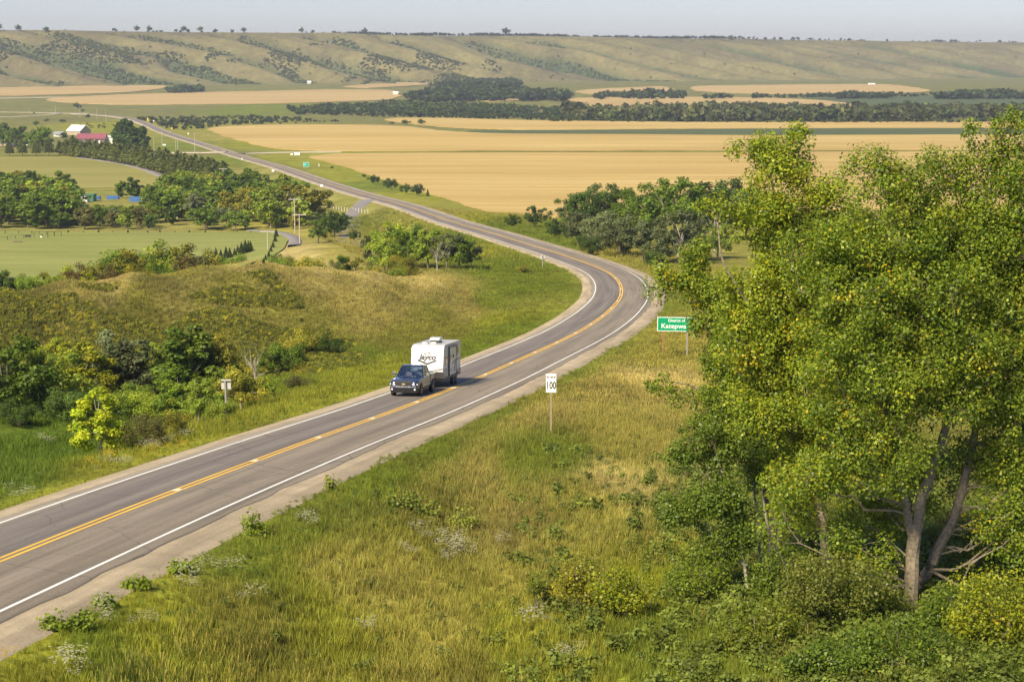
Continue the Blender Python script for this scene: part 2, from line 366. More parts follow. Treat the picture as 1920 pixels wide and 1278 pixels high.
gcol = vegcol(_gx, _gy)
_i = np.arange(NU*NV).reshape(NV, NU)
gq = np.stack([_i[:-1, :-1], _i[:-1, 1:], _i[1:, 1:], _i[1:, :-1]], -1).reshape(-1, 4)
m, nt, b = new_mat('ground_cover')
a = nt.nodes.new('ShaderNodeAttribute'); a.attribute_name = 'col'; P_ = pos(nt)
n1 = noise(nt, P_, 1.7, 6, .65); n2 = noise(nt, P_, .11, 5); n3 = noise(nt, mapping(nt, P_, (.012, .05, .05)), 1., 4)
c = mixc(nt, 1., a.outputs['Color'], ramp(nt, n1, [(.28, .45), (.72, 1.35)]), 'MULTIPLY')
c = mixc(nt, 1., c, ramp(nt, n2, [(.3, (.8, .78, .7)), (.7, (1.15, 1.12, 1.05))]), 'MULTIPLY')
c = mixc(nt, 1., c, ramp(nt, n3, [(.35, .86), (.65, 1.12)]), 'MULTIPLY')
L(nt, c, b.inputs['Base Color']); b.inputs['Roughness'].default_value = .95; b.inputs['Specular IOR Level'].default_value = .1
bump(nt, b, n1, .7, .4); M['ground'] = m
ground = link('ground', np_mesh('ground', np.c_[_gx.ravel(), _gy.ravel(), GZ.ravel()], gq, gcol, True), M['ground'])
tag(ground, kind='structure')

# ------------------------------------------------------------------ valley side
_tt = np.arange(-700, 4400, 8.); _q = np.r_[np.arange(-90, 720, 7.), np.arange(720, 1500, 40.)]
TT, QQ = np.meshgrid(_tt, _q); HX = HA[0]+TT*HD[0]+QQ*HN[0]; HY = HA[1]+TT*HD[1]+QQ*HN[1]
hz, hg1, hg2, hs = hill(TT, QQ); HZ = hz+floor_z(HX, HY)
ing = 4*hs*(1-hs)
green_amt = smooth((.74-hg1)/.22+.55*hg2+ 1.1*(fbm(TT/170, QQ/260, 91, 4)-.50))*np.clip(ing*2.2, 0, 1)*(.55+.45*smooth(1.3-hs*1.1))
straw = np.array([.172, .150, .062]); olive = np.array([.046, .072, .026]); redb = np.array([.135, .115, .052])
k1 = smooth((fbm(TT/160, QQ/90, 95, 4)-.38)*3)[..., None]
hc = straw*(1-k1)+redb*k1
k2 = (green_amt*.92)[..., None]; hc = hc*(1-k2)+olive*k2
k3 = smooth((.16-hs)/.16)[..., None]*.6; hc = hc*(1-k3)+np.array([.16, .155, .055])*k3
hc = hc*(.85+.3*fbm(TT/25, QQ/25, 97, 3))[..., None]
_i = np.arange(TT.size).reshape(TT.shape)
hq = np.stack([_i[:-1, :-1], _i[:-1, 1:], _i[1:, 1:], _i[1:, :-1]], -1).reshape(-1, 4)
m, nt, b = new_mat('hillside')
a = nt.nodes.new('ShaderNodeAttribute'); a.attribute_name = 'col'; P_ = pos(nt)
n1 = noise(nt, P_, .09, 7, .65); n2 = noise(nt, P_, .02, 4)
c = mixc(nt, 1., a.outputs['Color'], ramp(nt, n1, [(.3, .68), (.7, 1.25)]), 'MULTIPLY')
L(nt, c, b.inputs['Base Color']); b.inputs['Roughness'].default_value = .95; b.inputs['Specular IOR Level'].default_value = .1
bump(nt, b, n1, .5, 3.); M['hill'] = m
hills = link('hills', np_mesh('hills', np.c_[HX.ravel(), HY.ravel(), HZ.ravel()], hq, hc.reshape(-1, 3), True), M['hill']); tag(hills, kind='structure')
def hill_pt(t, q):
    t = np.asarray(t, float); q = np.asarray(q, float)
    x = HA[0]+t*HD[0]+q*HN[0]; y = HA[1]+t*HD[1]+q*HN[1]; h = hill(t, q)[0]
    return np.stack([x, y, floor_z(x, y)+h], -1)

# ------------------------------------------------------------------ fields, each a sheet laid on the floor
def field_mat(name, ca, cb, cc, rows=(.004, .09), rot=0., det=.06):
    m, nt, b = new_mat(name); P_ = pos(nt)
    n1 = noise(nt, mapping(nt, P_, (rows[0], rows[1], .01), (0, 0, rot)), 1., 5, .6)
    n2 = noise(nt, mapping(nt, P_, (.0028, .006, .01)), 1., 4); n3 = noise(nt, P_, .8, 4, .7)
    w = nt.nodes.new('ShaderNodeTexWave'); w.inputs['Scale'].default_value = det; w.inputs['Distortion'].default_value = 1.2; w.bands_direction = 'Y'
    L(nt, mapping(nt, P_, (.15, 1, 1), (0, 0, rot)), w.inputs['Vector'])
    c = mixc(nt, ramp(nt, n1, [(.36, 0), (.62, 1)]), ca, cb)
    c = mixc(nt, ramp(nt, n2, [(.45, 0), (.75, .75)]), c, cc)
    c = mixc(nt, 1., c, ramp(nt, w.outputs['Fac'], [(0, .84), (1, 1.06)]), 'MULTIPLY')
    n5 = noise(nt, mapping(nt, P_, (rows[0]*.35, rows[1]*3.2, .01), (0, 0, rot)), 1., 3, .5)
    c = mixc(nt, 1., c, ramp(nt, n5, [(.34, .86), (.5, 1.0), (.66, 1.07)]), 'MULTIPLY')
    c = mixc(nt, 1., c, ramp(nt, n3, [(.3, .88), (.7, 1.08)]), 'MULTIPLY')
    L(nt, c, b.inputs['Base Color']); b.inputs['Roughness'].default_value = .9; b.inputs['Specular IOR Level'].default_value = .15
    bump(nt, b, n3, .4, .3); return m
M['wheat'] = field_mat('cut_grain', (.41, .285, .082), (.53, .395, .16), (.325, .215, .058), (.0035, .07), .0, .05)
M['wheat_far'] = field_mat('cut_grain_far', (.42, .30, .125), (.46, .34, .16), (.36, .25, .10), (.002, .03), .2, .02)
M['crop'] = field_mat('green_crop', (.072, .095, .04), (.085, .108, .045), (.105, .12, .04), (.004, .05))
M['mown'] = field_mat('mown_grass', (.23, .215, .052), (.29, .26, .075), (.18, .185, .045), (.01, .10), .15, .05)
M['mown2'] = field_mat('mown_park', (0.190,0.215,0.050), (0.256,0.266,0.077), (0.159,0.188,0.041), (.02, .12), .1, .09)
def sheet(name, poly, mat, lift=.35, grid=26, wob=1.):
    pts = np.array([G(px, py)[:2] for px, py in poly]); bd = []
    for i in range(len(pts)):
        a, b_ = pts[i], pts[(i+1) % len(pts)]; n = max(2, int(np.linalg.norm(b_-a)/ (np.mean(pts[:, 1])*.012)))
        for k in range(n): bd.append(a+(b_-a)*k/n)
    bd = np.array(bd)
    for _ in range(3): bd = .25*np.roll(bd, 1, 0)+.5*bd+.25*np.roll(bd, -1, 0)
    bd += (np.stack([vnoise(bd[:, 0]/14, bd[:, 1]/25, 3), vnoise(bd[:, 0]/14, bd[:, 1]/25, 4)], 1)-.5)*np.mean(pts[:, 1])*.004*wob
    mn, mx = bd.min(0), bd.max(0); n = len(bd)
    gx_, gy_ = np.meshgrid(np.linspace(mn[0], mx[0], grid), np.linspace(mn[1], mx[1], grid)); inner = np.c_[gx_.ravel(), gy_.ravel()]
    a = bd; b_ = np.roll(bd, -1, 0); X, Yv = inner[:, 0:1], inner[:, 1:2]
    cr = ((a[:, 1] > Yv) != (b_[:, 1] > Yv)) & (X < (b_[:, 0]-a[:, 0])*(Yv-a[:, 1])/(b_[:, 1]-a[:, 1]+1e-12)+a[:, 0])
    inner = inner[cr.sum(1) % 2 == 1]
    v2 = [Vector(p) for p in np.r_[bd, inner]]
    o = mgeo.delaunay_2d_cdt(v2, [], [list(range(n))], 1, 1e-4)
    xy = np.array([(p.x, p.y) for p in o[0]]); z = gz(xy[:, 0], xy[:, 1])+lift
    me = bpy.data.meshes.new(name); me.from_pydata([tuple(p) for p in np.c_[xy, z]], [], [tuple(f) for f in o[2]]); me.update()
    bm = bmesh.new(); bm.from_mesh(me); bmesh.ops.recalc_face_normals(bm, faces=bm.faces)
    be = [e_ for e_ in bm.edges if len(e_.link_faces) == 1]; ex = bmesh.ops.extrude_edge_only(bm, edges=be)   # the field's edge slopes down into the ground
    cen = xy.mean(0)
    for v_ in [q for q in ex['geom'] if isinstance(q, bmesh.types.BMVert)]: v_.co.z -= lift+.5
    if sum(f.normal.z for f in bm.faces) < 0: bmesh.ops.reverse_faces(bm, faces=bm.faces)
    bm.to_mesh(me); bm.free()
    return tag(link(name, me, mat), kind='structure')
sheet('grain_field', [(572,294),(640,288),(900,287),(1400,286),(2150,284),(2150,400),(1500,392),(1200,396),(1060,410),(948,404),(880,386),(800,364),(740,343),(690,328),(640,311)], M['wheat'], .35, 44)
sheet('grain_field', [(384,243),(430,236.5),(560,233.5),(660,234),(760,236.5),(830,246),(900,251),(1400,254.5),(2150,252),(2150,281),(1200,282.5),(800,283.5),(600,284.5),(520,280),(470,270),(425,257)], M['wheat'], .4, 44)
sheet('grain_field', [(705,224),(760,220.5),(850,222),(1000,227),(1300,230),(2150,228),(2150,239),(1400,241),(1000,244.5),(860,241),(790,235)], M['wheat'], .6, 40)
sheet('crop_strip', [(850,247),(900,243.5),(1000,245.5),(1400,242),(2150,240),(2150,250),(1400,253),(900,250)], M['crop'], .3, 40)
sheet('grain_field', [(74,186),(150,181),(300,176),(640,168),(740,169),(752,178),(740,188),(560,194),(200,197.5),(110,193)], M['wheat_far'], .8)
sheet('grain_field', [(-120,167),(0,165.5),(200,161),(308,160),(312,166),(250,174),(100,179),(-120,182)], M['wheat_far'], .8)
sheet('grain_field', [(640,163),(760,153.5),(900,151.5),(930,153),(760,162),(690,167)], M['wheat_far'], .8)
sheet('grain_field', [(1055,184),(1200,182),(1450,184),(1560,190),(1625,200),(1480,206),(1250,207),(1120,202)], M['wheat_far'], .8)
sheet('grain_field', [(880,185),(980,181),(1010,188),(900,193)], M['wheat_far'], .8)
sheet('grain_field', [(1290,162),(1450,160),(1650,158),(1760,172),(1680,176),(1420,177),(1300,172)], M['wheat_far'], .8)
sheet('grain_field', [(1080,170),(1240,162),(1275,170),(1180,178),(1090,178)], M['wheat_far'], .8)
sheet('crop_field', [(1480,182),(1750,180),(2100,178),(2100,207),(1760,207),(1640,200),(1560,189)], M['crop'], .8)
sheet('mown_field', [(-150,297),(0,294),(140,294),(240,312),(318,338),(322,352),(200,352),(100,356),(0,352),(-150,360)], M['mown'], .3)
sheet('park_lawn', [(-150,434),(0,433),(300,437),(480,434),(530,432),(545,446),(528,470),(505,490),(480,512),(-150,530)], M['mown2'], .3, 40)

# ------------------------------------------------------------------ road
def strip(name, pts, nrm, offs, mat, parent=None, jag=None, kind=None):
    pts = np.asarray(pts); n = len(pts); co = []; uvv = []
    s = np.r_[0, np.cumsum(np.linalg.norm(np.diff(pts[:, :2], axis=0), axis=1))]
    for j, (o, dz) in enumerate(offs):
        oo = o+(jag[j](s) if jag and jag[j] is not None else 0)
        co.append(np.c_[pts[:, 0]+nrm[:, 0]*oo, pts[:, 1]+nrm[:, 1]*oo, pts[:, 2]+dz]); uvv.append(np.c_[np.broadcast_to(oo, n), s])
    m_ = len(offs); co = np.stack(co, 1).reshape(-1, 3); uvv = np.stack(uvv, 1).reshape(-1, 2)
    _i = np.arange(n*m_).reshape(n, m_)
    q = np.stack([_i[:-1, :-1], _i[:-1, 1:], _i[1:, 1:], _i[1:, :-1]], -1).reshape(-1, 4)
    o = link(name, np_mesh(name, co, q, None, False, uvv), mat, parent)
    if kind: tag(o, kind=kind)
    return o
def uvn(nt): return nt.nodes.new('ShaderNodeTexCoord').outputs['UV']
m, nt, b = new_mat('asphalt'); U_ = uvn(nt); sep = nt.nodes.new('ShaderNodeSeparateXYZ'); L(nt, U_, sep.inputs[0])
P_ = pos(nt)
g1 = noise(nt, P_, 9., 6, .75); g2 = noise(nt, mapping(nt, U_, (1.1, .035, 1)), 1., 5, .6); g3 = noise(nt, mapping(nt, U_, (3.5, .05, 1)), 1., 4)
mr = nt.nodes.new('ShaderNodeMapRange'); mr.inputs[1].default_value = -4.2; mr.inputs[2].default_value = 4.2; L(nt, sep.outputs[0], mr.inputs[0])
lane = ramp(nt, mr.outputs[0], [(.02, (0.240, 0.207, 0.162)), (.10, (0.171, 0.147, 0.125)), (.24, (0.145, 0.124, 0.114)), (.36, (0.175, 0.151, 0.130)), (.46, (0.136, 0.119, 0.109)), (.50, (0.175, 0.149, 0.121)), (.58, (0.223, 0.187, 0.141)), (.72, (0.192, 0.161, 0.125)), (.84, (0.228, 0.190, 0.143)), (.95, (0.219, 0.183, 0.139)), (1., (0.278, 0.232, 0.174))])
c = mixc(nt, 1., lane, ramp(nt, g2, [(.3, .78), (.7, 1.28)]), 'MULTIPLY')
c = mixc(nt, 1., c, ramp(nt, g3, [(.34, .84), (.6, 1.06)]), 'MULTIPLY')
c = mixc(nt, 1., c, ramp(nt, g1, [(.3, .78), (.7, 1.2)]), 'MULTIPLY')
br = nt.nodes.new('ShaderNodeTexVoronoi'); br.feature = 'DISTANCE_TO_EDGE'; br.inputs['Scale'].default_value = .16
wpn = nt.nodes.new('ShaderNodeTexNoise'); wpn.inputs['Scale'].default_value = .7; L(nt, P_, wpn.inputs['Vector'])
L(nt, mixc(nt, .25, P_, wpn.outputs['Color'], 'LINEAR_LIGHT'), br.inputs['Vector'])
c = mixc(nt, ramp(nt, br.outputs['Distance'], [(.002, .45), (.008, 0)]), c, (.05, .046, .043))
L(nt, c, b.inputs['Base Color']); b.inputs['Roughness'].default_value = .8; b.inputs['Specular IOR Level'].default_value = .35
bump(nt, b, g1, .3, .01); M['asphalt'] = m
m, nt, b = new_mat('gravel_shoulder'); P_ = pos(nt)
g1 = noise(nt, P_, 14., 6, .8); g2 = noise(nt, P_, .5, 5, .6); U_ = uvn(nt); g4 = noise(nt, mapping(nt, U_, (1.4, .06, 1)), 1., 5)
c = mixc(nt, ramp(nt, g2, [(.35, 0), (.65, 1)]), (.43, .35, .245), (.34, .28, .195))
c = mixc(nt, 1., c, ramp(nt, g4, [(.3, .74), (.65, 1.15)]), 'MULTIPLY')
c = mixc(nt, 1., c, ramp(nt, g1, [(.3, .6), (.7, 1.3)]), 'MULTIPLY')
L(nt, c, b.inputs['Base Color']); b.inputs['Roughness'].default_value = .95; b.inputs['Specular IOR Level'].default_value = .15; bump(nt, b, g1, .8, .03); M['gravel'] = m
def paint(name, ca, wear):
    m, nt, b = new_mat(name); P_ = pos(nt); f = noise(nt, P_, 5., 6, .8); f2 = noise(nt, P_, .4, 3)
    c = mixc(nt, ramp(nt, f, [(.22, 1), (.42, 0)]), ca, wear); c = mixc(nt, 1., c, ramp(nt, f2, [(.3, .85), (.7, 1.05)]), 'MULTIPLY')
    L(nt, c, b.inputs['Base Color']); b.inputs['Roughness'].default_value = .6; return m
M['white_paint'] = paint('white_road_paint', (.78, .77, .73), (.35, .33, .30)); M['yellow_paint'] = paint('yellow_road_paint', (.82, .47, .03), (.40, .28, .09))
nz = lambda sd, am, sc: (lambda s: (vnoise(s/sc, s*0, sd)-.5)*am+(vnoise(s/(sc*.23), s*0, sd+1)-.5)*am*.5)
RC3 = RC.copy()
gr = strip('road_shoulder', RC, RN, [(-6.2,-.75), (-5.5,-.13), (-4.6,-.06), (0,-.03), (4.9,-.06), (6.1,-.13), (6.9,-.75)], M['gravel'], kind='structure')
road = strip('road', RC, RN, [(-4.25,-.05), (-4.22,.0), (-2,.025), (0,.05), (2,.025), (4.32,.0), (4.36,-.05)], M['asphalt'], jag=[nz(5,.35,6), nz(5,.35,6), None, None, None, nz(8,.28,4), nz(8,.28,4)], kind='structure')
def crown(o): return .05-abs(o)*.0125
for o, w, mt in ((-3.7,.14,'white_paint'), (3.7,.14,'white_paint')):
    strip('edge_line', RC, RN, [(o-w/2, crown(o-w/2)+.006), (o+w/2, crown(o+w/2)+.006)], M[mt], road)
for o in (-.16, .16):
    strip('centre_line', RC[:700], RN[:700], [(o-.075, crown(o-.075)+.006), (o+.075, crown(o+.075)+.006)], M['yellow_paint'], road)
M['stud'] = simple('lane_stud_white', (.8, .74, .55), (.6, .5, .3), 3, .5)
st = MB().box(-.19, .19, -.35, .35, 0, .012).build('lane_stud', M['stud'], road)
for k, s_ in enumerate(np.arange(70, 300, 12.3)):
    p, d, g = road_at(s_); o = st if k == 0 else st.copy()
    if k: COL.objects.link(o)
    o.location = (p[0], p[1], p[2]+.056); o.rotation_euler = (math.atan(g), 0, math.atan2(-d[0], d[1]))
# smaller roads and tracks, draped on the ground
M['track'] = simple('pale_gravel_track', (.42, .37, .29), (.33, .28, .21), .05, .95)
M['path'] = simple('grey_path', (.22, .20, .19), (.17, .155, .15), .4, .9)
def lane(name, ip, w, mat, lift=.3, step=5.):
    p = np.array([G(*q)[:2] for q in ip]); s = np.r_[0, np.cumsum(np.linalg.norm(np.diff(p, axis=0), axis=1))]; t = np.linspace(0, s[-1], max(8, int(s[-1]/step)))
    c = np.stack([np.interp(t, s, p[:, k]) for k in range(2)], 1)
    for _ in range(4): c[1:-1] = .25*c[:-2]+.5*c[1:-1]+.25*c[2:]
    d = np.gradient(c, axis=0); d /= np.linalg.norm(d, axis=1)[:, None]; n = np.stack([d[:, 1], -d[:, 0]], 1)
    return strip(name, np.c_[c, gz(c[:, 0], c[:, 1])+lift], n, [(-w/2-.4, -lift-.1), (-w/2, 0), (0, .04), (w/2, 0), (w/2+.4, -lift-.1)], mat, kind='structure')
lane('side_road', [(694,376),(685,384),(668,400),(655,418),(650,430),(654,446),(668,462)], 7., M['path'], .3)
lane('foot_path', [(470,433.5),(500,434.5),(525,437),(545,443),(556,452),(552,462)], 3., M['path'], .42)
lane('farm_track', [(150,297),(200,303),(250,312),(290,325),(318,338),(330,350)], 4.5, M['path'], .45)
lane('access_road', [(285,287.3),(330,287.2),(370,286.8),(400,286.2),(425,286)], 6., M['track'], .5)
lane('access_road', [(452,289),(480,287.5),(520,286.6),(570,285.8),(640,285.6)], 6., M['track'], .5)
lane('access_road', [(-40,221),(20,219.5),(60,218),(95,215),(115,212.5)], 6., M['track'], .5)
lane('far_road', [(-100,187),(0,185),(60,183.5),(160,182),(320,180.5)], 8., M['track'], .8, 20)
# ------------------------------------------------------------------ plants: prototypes
def leaf_cloud(centers, radii, n, size, cols, seed, flat=.8, up=.35, yellow=.0, ycol=(.55, .43, .02), jit=.30, leafmix=.25):
    """n leaf quads spread through clumps; returns verts, quads, colours"""
    g = np.random.default_rng(seed); centers = np.asarray(centers, float); radii = np.asarray(radii, float)
    pr = radii**2; pr = pr/pr.sum(); k = g.choice(len(centers), n, p=pr)
    d = g.normal(size=(n, 3)); d /= np.linalg.norm(d, axis=1)[:, None]
    r = radii[k]*(g.random(n)**.45); c = centers[k]+d*r[:, None]*np.array([1, 1, flat])
    nrm = d*.9+g.normal(size=(n, 3))*.6+np.array([-.15, -.2, up+.25]); nrm /= np.linalg.norm(nrm, axis=1)[:, None]
    a = np.cross(nrm, g.normal(size=(n, 3))); a /= np.linalg.norm(a, axis=1)[:, None]; b = np.cross(nrm, a)
    s = size*(.5+.95*g.random(n)**1.2)[:, None]
    v = np.stack([c-a*s*.55, c+b*s*.42+nrm*s*.08, c+a*s*.6, c-b*s*.42+nrm*s*.08], 1).reshape(-1, 3)
    q = np.arange(4*n).reshape(n, 4)
    cl = np.asarray(cols)[g.integers(0, len(cols), len(centers))]*(1+jit*(g.random((len(centers), 1))-.5)*2)
    pl = np.asarray(cols)[g.integers(0, len(cols), n)]; mixp = (g.random((n, 1)) < leafmix); lc = np.where(mixp, pl, cl[k])*(.75+.5*g.random((n, 1)))
    if yellow:
        ky = g.random(len(centers)) < yellow*.8; m_ = (ky[k] & (g.random(n) < .35)) | (g.random(n) < yellow*.25)
        lc[m_] = np.array(ycol)*(.8+.4*g.random((m_.sum(), 1)))
    return v, q, np.repeat(lc, 4, 0)
def clump_points(n, rx, rz, cz, seed, pw=.5, low=0.):
    g = np.random.default_rng(seed); d = g.normal(size=(n, 3)); d /= np.linalg.norm(d, axis=1)[:, None]
    r = g.random(n)**pw; p = d*r[:, None]*np.array([rx, rx, rz]); p[:, 2] = np.where(p[:, 2] < 0, p[:, 2]*(1-low), p[:, 2]); p[:, 2] += cz
    return p
GREENS = {'green': [(0.154,0.229,0.023), (0.124,0.195,0.021), (0.195,0.268,0.027)], 'light': [(0.258,0.329,0.033), (0.206,0.288,0.030), (0.319,0.368,0.039)], 'dark': [(0.074,0.124,0.018), (0.093,0.147,0.021), (0.061,0.100,0.017)],
          'yellow': [(.40,.39,.022), (.32,.35,.024), (.24,.29,.024)], 'lime': [(0.412,0.497,0.025), (0.329,0.438,0.025), (0.494,0.537,0.030)], 'willow': [(.155,.185,.075), (.125,.155,.06), (.18,.205,.09)], 'olive': [(0.236,0.235,0.027), (0.185,0.188,0.023), (0.308,0.278,0.030)],
          'rust': [(.165,.115,.035), (.19,.14,.04), (.13,.12,.03)], 'bronze': [(.150,.150,.040), (.17,.165,.05), (.125,.13,.034)], 'spruce': [(0.061,0.095,0.022), (0.078,0.111,0.025), (0.053,0.080,0.021)], 'pine': [(0.119,0.143,0.027), (0.145,0.163,0.030), (0.094,0.116,0.023)]}
_pc = {}
def proto(shape, colour, var=0, fine=1):
    """unit tree 1 m tall scaled later; returns (trunk mesh, crown mesh, real height used for leaf scale)"""
    key = (shape, colour, var, fine)
    if key in _pc: return _pc[key]
    seed = abs(hash((shape, var, fine)) % 9973) if False else (len(shape)*131+sum(map(ord, shape))*7+var*53+fine*11)
    g = np.random.default_rng(seed); cols = GREENS[colour]
    nl, ls = {1: (3600, .055), 2: (8000, .033), 0: (420, .14)}[fine]
    mb = MB(); cl = []; rd = []
    if shape == 'round':
        P = clump_points(64, .46, .40, .54, seed, .6, .0); P[:, :2] *= (1+.25*np.sin(np.arctan2(P[:, 1:2], P[:, 0:1])*3+seed)); cl = P; rd = .055+.075*g.random(len(P))
    elif shape == 'tall':
        P = clump_points(56, .27, .43, .53, seed, .55); P[:, :2] *= (1.15-.7*np.clip(P[:, 2:3]-.3, 0, 1)); cl = P; rd = .045+.065*g.random(len(P))
    elif shape == 'shrub':
        P = clump_points(30, .62, .40, .50, seed, .6); P[:, 2] = np.abs(P[:, 2]-.05)+.1; cl = P; rd = .13+.1*g.random(len(P))
    elif shape == 'column':
        P = clump_points(30, .15, .46, .52, seed, .6); P[:, :2] *= (1.1-.6*np.clip(P[:, 2:3]-.2, 0, 1)); cl = P; rd = .06+.045*g.random(len(P))
    elif shape == 'open':
        P = clump_points(24, .38, .36, .60, seed, .4); cl = P; rd = .06+.06*g.random(len(P)); nl = int(nl*.7)
    if shape in ('spruce', 'pine'):
        z0 = .06 if shape == 'spruce' else .22; W = .25 if shape == 'spruce' else .21
        n = {1: 1500, 2: 4200, 0: 300}[fine]
        zz = z0+(1-z0)*(1-np.sqrt(g.random(n))); lay = np.floor(zz*14+g.random(n)*.5)/14; ang = g.random(n)*6.283
        rad = W*(1-(zz-z0)/(1-z0)) if shape == 'spruce' else W*np.clip(1.25*(1-((zz-z0)/(1-z0))**1.6), .05, 1)*(.85+.3*g.random(n))
        rr = rad*np.sqrt(g.random(n))*(.8+.4*np.abs(np.sin(ang*2.5+lay*31))); c = np.c_[rr*np.cos(ang), rr*np.sin(ang), zz-rr*.22]
        out = np.c_[np.cos(ang), np.sin(ang), -.45+0*ang]+g.normal(size=(n, 3))*.3; out /= np.linalg.norm(out, axis=1)[:, None]
        sd = np.cross(out, g.normal(size=(n, 3))); sd /= np.linalg.norm(sd, axis=1)[:, None]; s = (ls*.95*(.7+.6*g.random(n)))[:, None]
        v = np.stack([c-out*s*.5, c+sd*s*.3, c+out*s*.8, c-sd*s*.3], 1).reshape(-1, 3)
        col = np.repeat(np.asarray(cols)[g.integers(0, len(cols), n)]*(.7+.6*g.random((n, 1))), 4, 0); q = np.arange(4*n).reshape(n, 4)
        mb.tube([(0, 0, -.03), (0, 0, .5), (0, 0, .97)], [.016, .010, .002], 6)
    else:
        if shape == 'bare':
            v, q, col = leaf_cloud(clump_points(8, .2, .25, .55, seed), np.full(8, .08), 60, ls, cols, seed)
            cl = clump_points(26, .26, .42, .62, seed, .4)
        else: v, q, col = leaf_cloud(cl, rd, nl, ls, cols, seed)
        z1 = .32 if shape != 'shrub' else .08
        w = {'round': .022, 'tall': .016, 'shrub': .008, 'column': .014, 'open': .016, 'bare': .014}[shape]
        lean = g.normal(size=2)*.03
        mb.tube([(0, 0, -.04), (lean[0]*.5, lean[1]*.5, z1*.6), (lean[0], lean[1], z1), (lean[0]*1.5, lean[1]*1.5, z1+.32)], [w*1.25, w, w*.8, w*.3], 7)
        for p in (cl[:18] if fine else cl[:6]):
            h0 = min(z1*(.7+.6*g.random()), max(.05, p[2]-.05)); st_ = np.array([lean[0]*h0/z1, lean[1]*h0/z1, h0]); md = (st_+p)/2+g.normal(size=3)*.03-np.array([0, 0, .02])
            mb.tube([st_, md, p], [w*.5, w*.32, w*.1], 5, False)
    tm = bpy.data.meshes.new('trunk'); tm.from_pydata(mb.v, [], mb.f); tm.update()
    tm.materials.append(M['bark_pale'] if shape in ('open', 'bare', 'tall') else M['bark'])
    cm = np_mesh('crown', v, q, col); cm.materials.append(M['leaf'])
    _pc[key] = (tm, cm); return _pc[key]
def tree(name, p, h, shape, colour, label, cat='tree', group=None, var=None, fine=1, wide=1., rz=None):
    var = random.randint(0, 1 if fine == 2 else 2) if var is None else var
    tm, cm = proto(shape, colour, var, fine); e = empty(name, (p[0], p[1], p[2]-.05), random.random()*6.28 if rz is None else rz)
    e.scale = (h*wide, h*wide, h); tag(e, label, cat, group)
    t = bpy.data.objects.new('trunk' if shape != 'shrub' else 'stem', tm); COL.objects.link(t); t.parent = e
    if shape != 'bare':
        c = bpy.data.objects.new('crown' if shape != 'shrub' else 'foliage', cm); COL.objects.link(c); c.parent = e
    return e

# scattered cover (what nobody could count): points carrying a tint, instances of small plants
def gn_scatter(name, P, scl, rot, tint, protos, label, cat, seed=0):
    me = bpy.data.meshes.new(name); P = np.asarray(P, np.float32); me.vertices.add(len(P)); me.vertices.foreach_set('co', P.ravel())
    for nm, ty, dat in (('scl', 'FLOAT_VECTOR', np.asarray(scl, np.float32)), ('rot', 'FLOAT_VECTOR', np.asarray(rot, np.float32)), ('tint', 'FLOAT_COLOR', np.c_[tint, np.ones(len(P))].astype(np.float32))):
        a = me.attributes.new(nm, ty, 'POINT'); a.data.foreach_set('color' if ty == 'FLOAT_COLOR' else 'vector', dat.ravel())
    o = link(name, me); tag(o, label, cat, kind='stuff')
    ng = bpy.data.node_groups.new(name, 'GeometryNodeTree')
    ng.interface.new_socket('Geometry', in_out='INPUT', socket_type='NodeSocketGeometry'); ng.interface.new_socket('Geometry', in_out='OUTPUT', socket_type='NodeSocketGeometry')
    gi = ng.nodes.new('NodeGroupInput'); go = ng.nodes.new('NodeGroupOutput')
    pc = bpy.data.collections.new(name+'_plants')
    for q in protos: pc.objects.link(q)
    ci = ng.nodes.new('GeometryNodeCollectionInfo'); ci.inputs['Collection'].default_value = pc; ci.inputs['Separate Children'].default_value = True; ci.inputs['Reset Children'].default_value = True
    mp = ng.nodes.new('GeometryNodeMeshToPoints'); ip = ng.nodes.new('GeometryNodeInstanceOnPoints'); ip.inputs['Pick Instance'].default_value = True
    def attr(n_, t_):
        k = ng.nodes.new('GeometryNodeInputNamedAttribute'); k.data_type = t_; k.inputs['Name'].default_value = n_; return k.outputs['Attribute']
    ng.links.new(gi.outputs[0], mp.inputs[0]); ng.links.new(mp.outputs[0], ip.inputs['Points']); ng.links.new(ci.outputs[0], ip.inputs['Instance'])
    ng.links.new(attr('scl', 'FLOAT_VECTOR'), ip.inputs['Scale']); ng.links.new(attr('rot', 'FLOAT_VECTOR'), ip.inputs['Rotation'])
    ng.links.new(ip.outputs[0], go.inputs[0])
    md = o.modifiers.new('scatter', 'NODES'); md.node_group = ng
    return o
def detached(name, me, mat):
    me.materials.clear(); me.materials.append(mat); return bpy.data.objects.new(name, me)
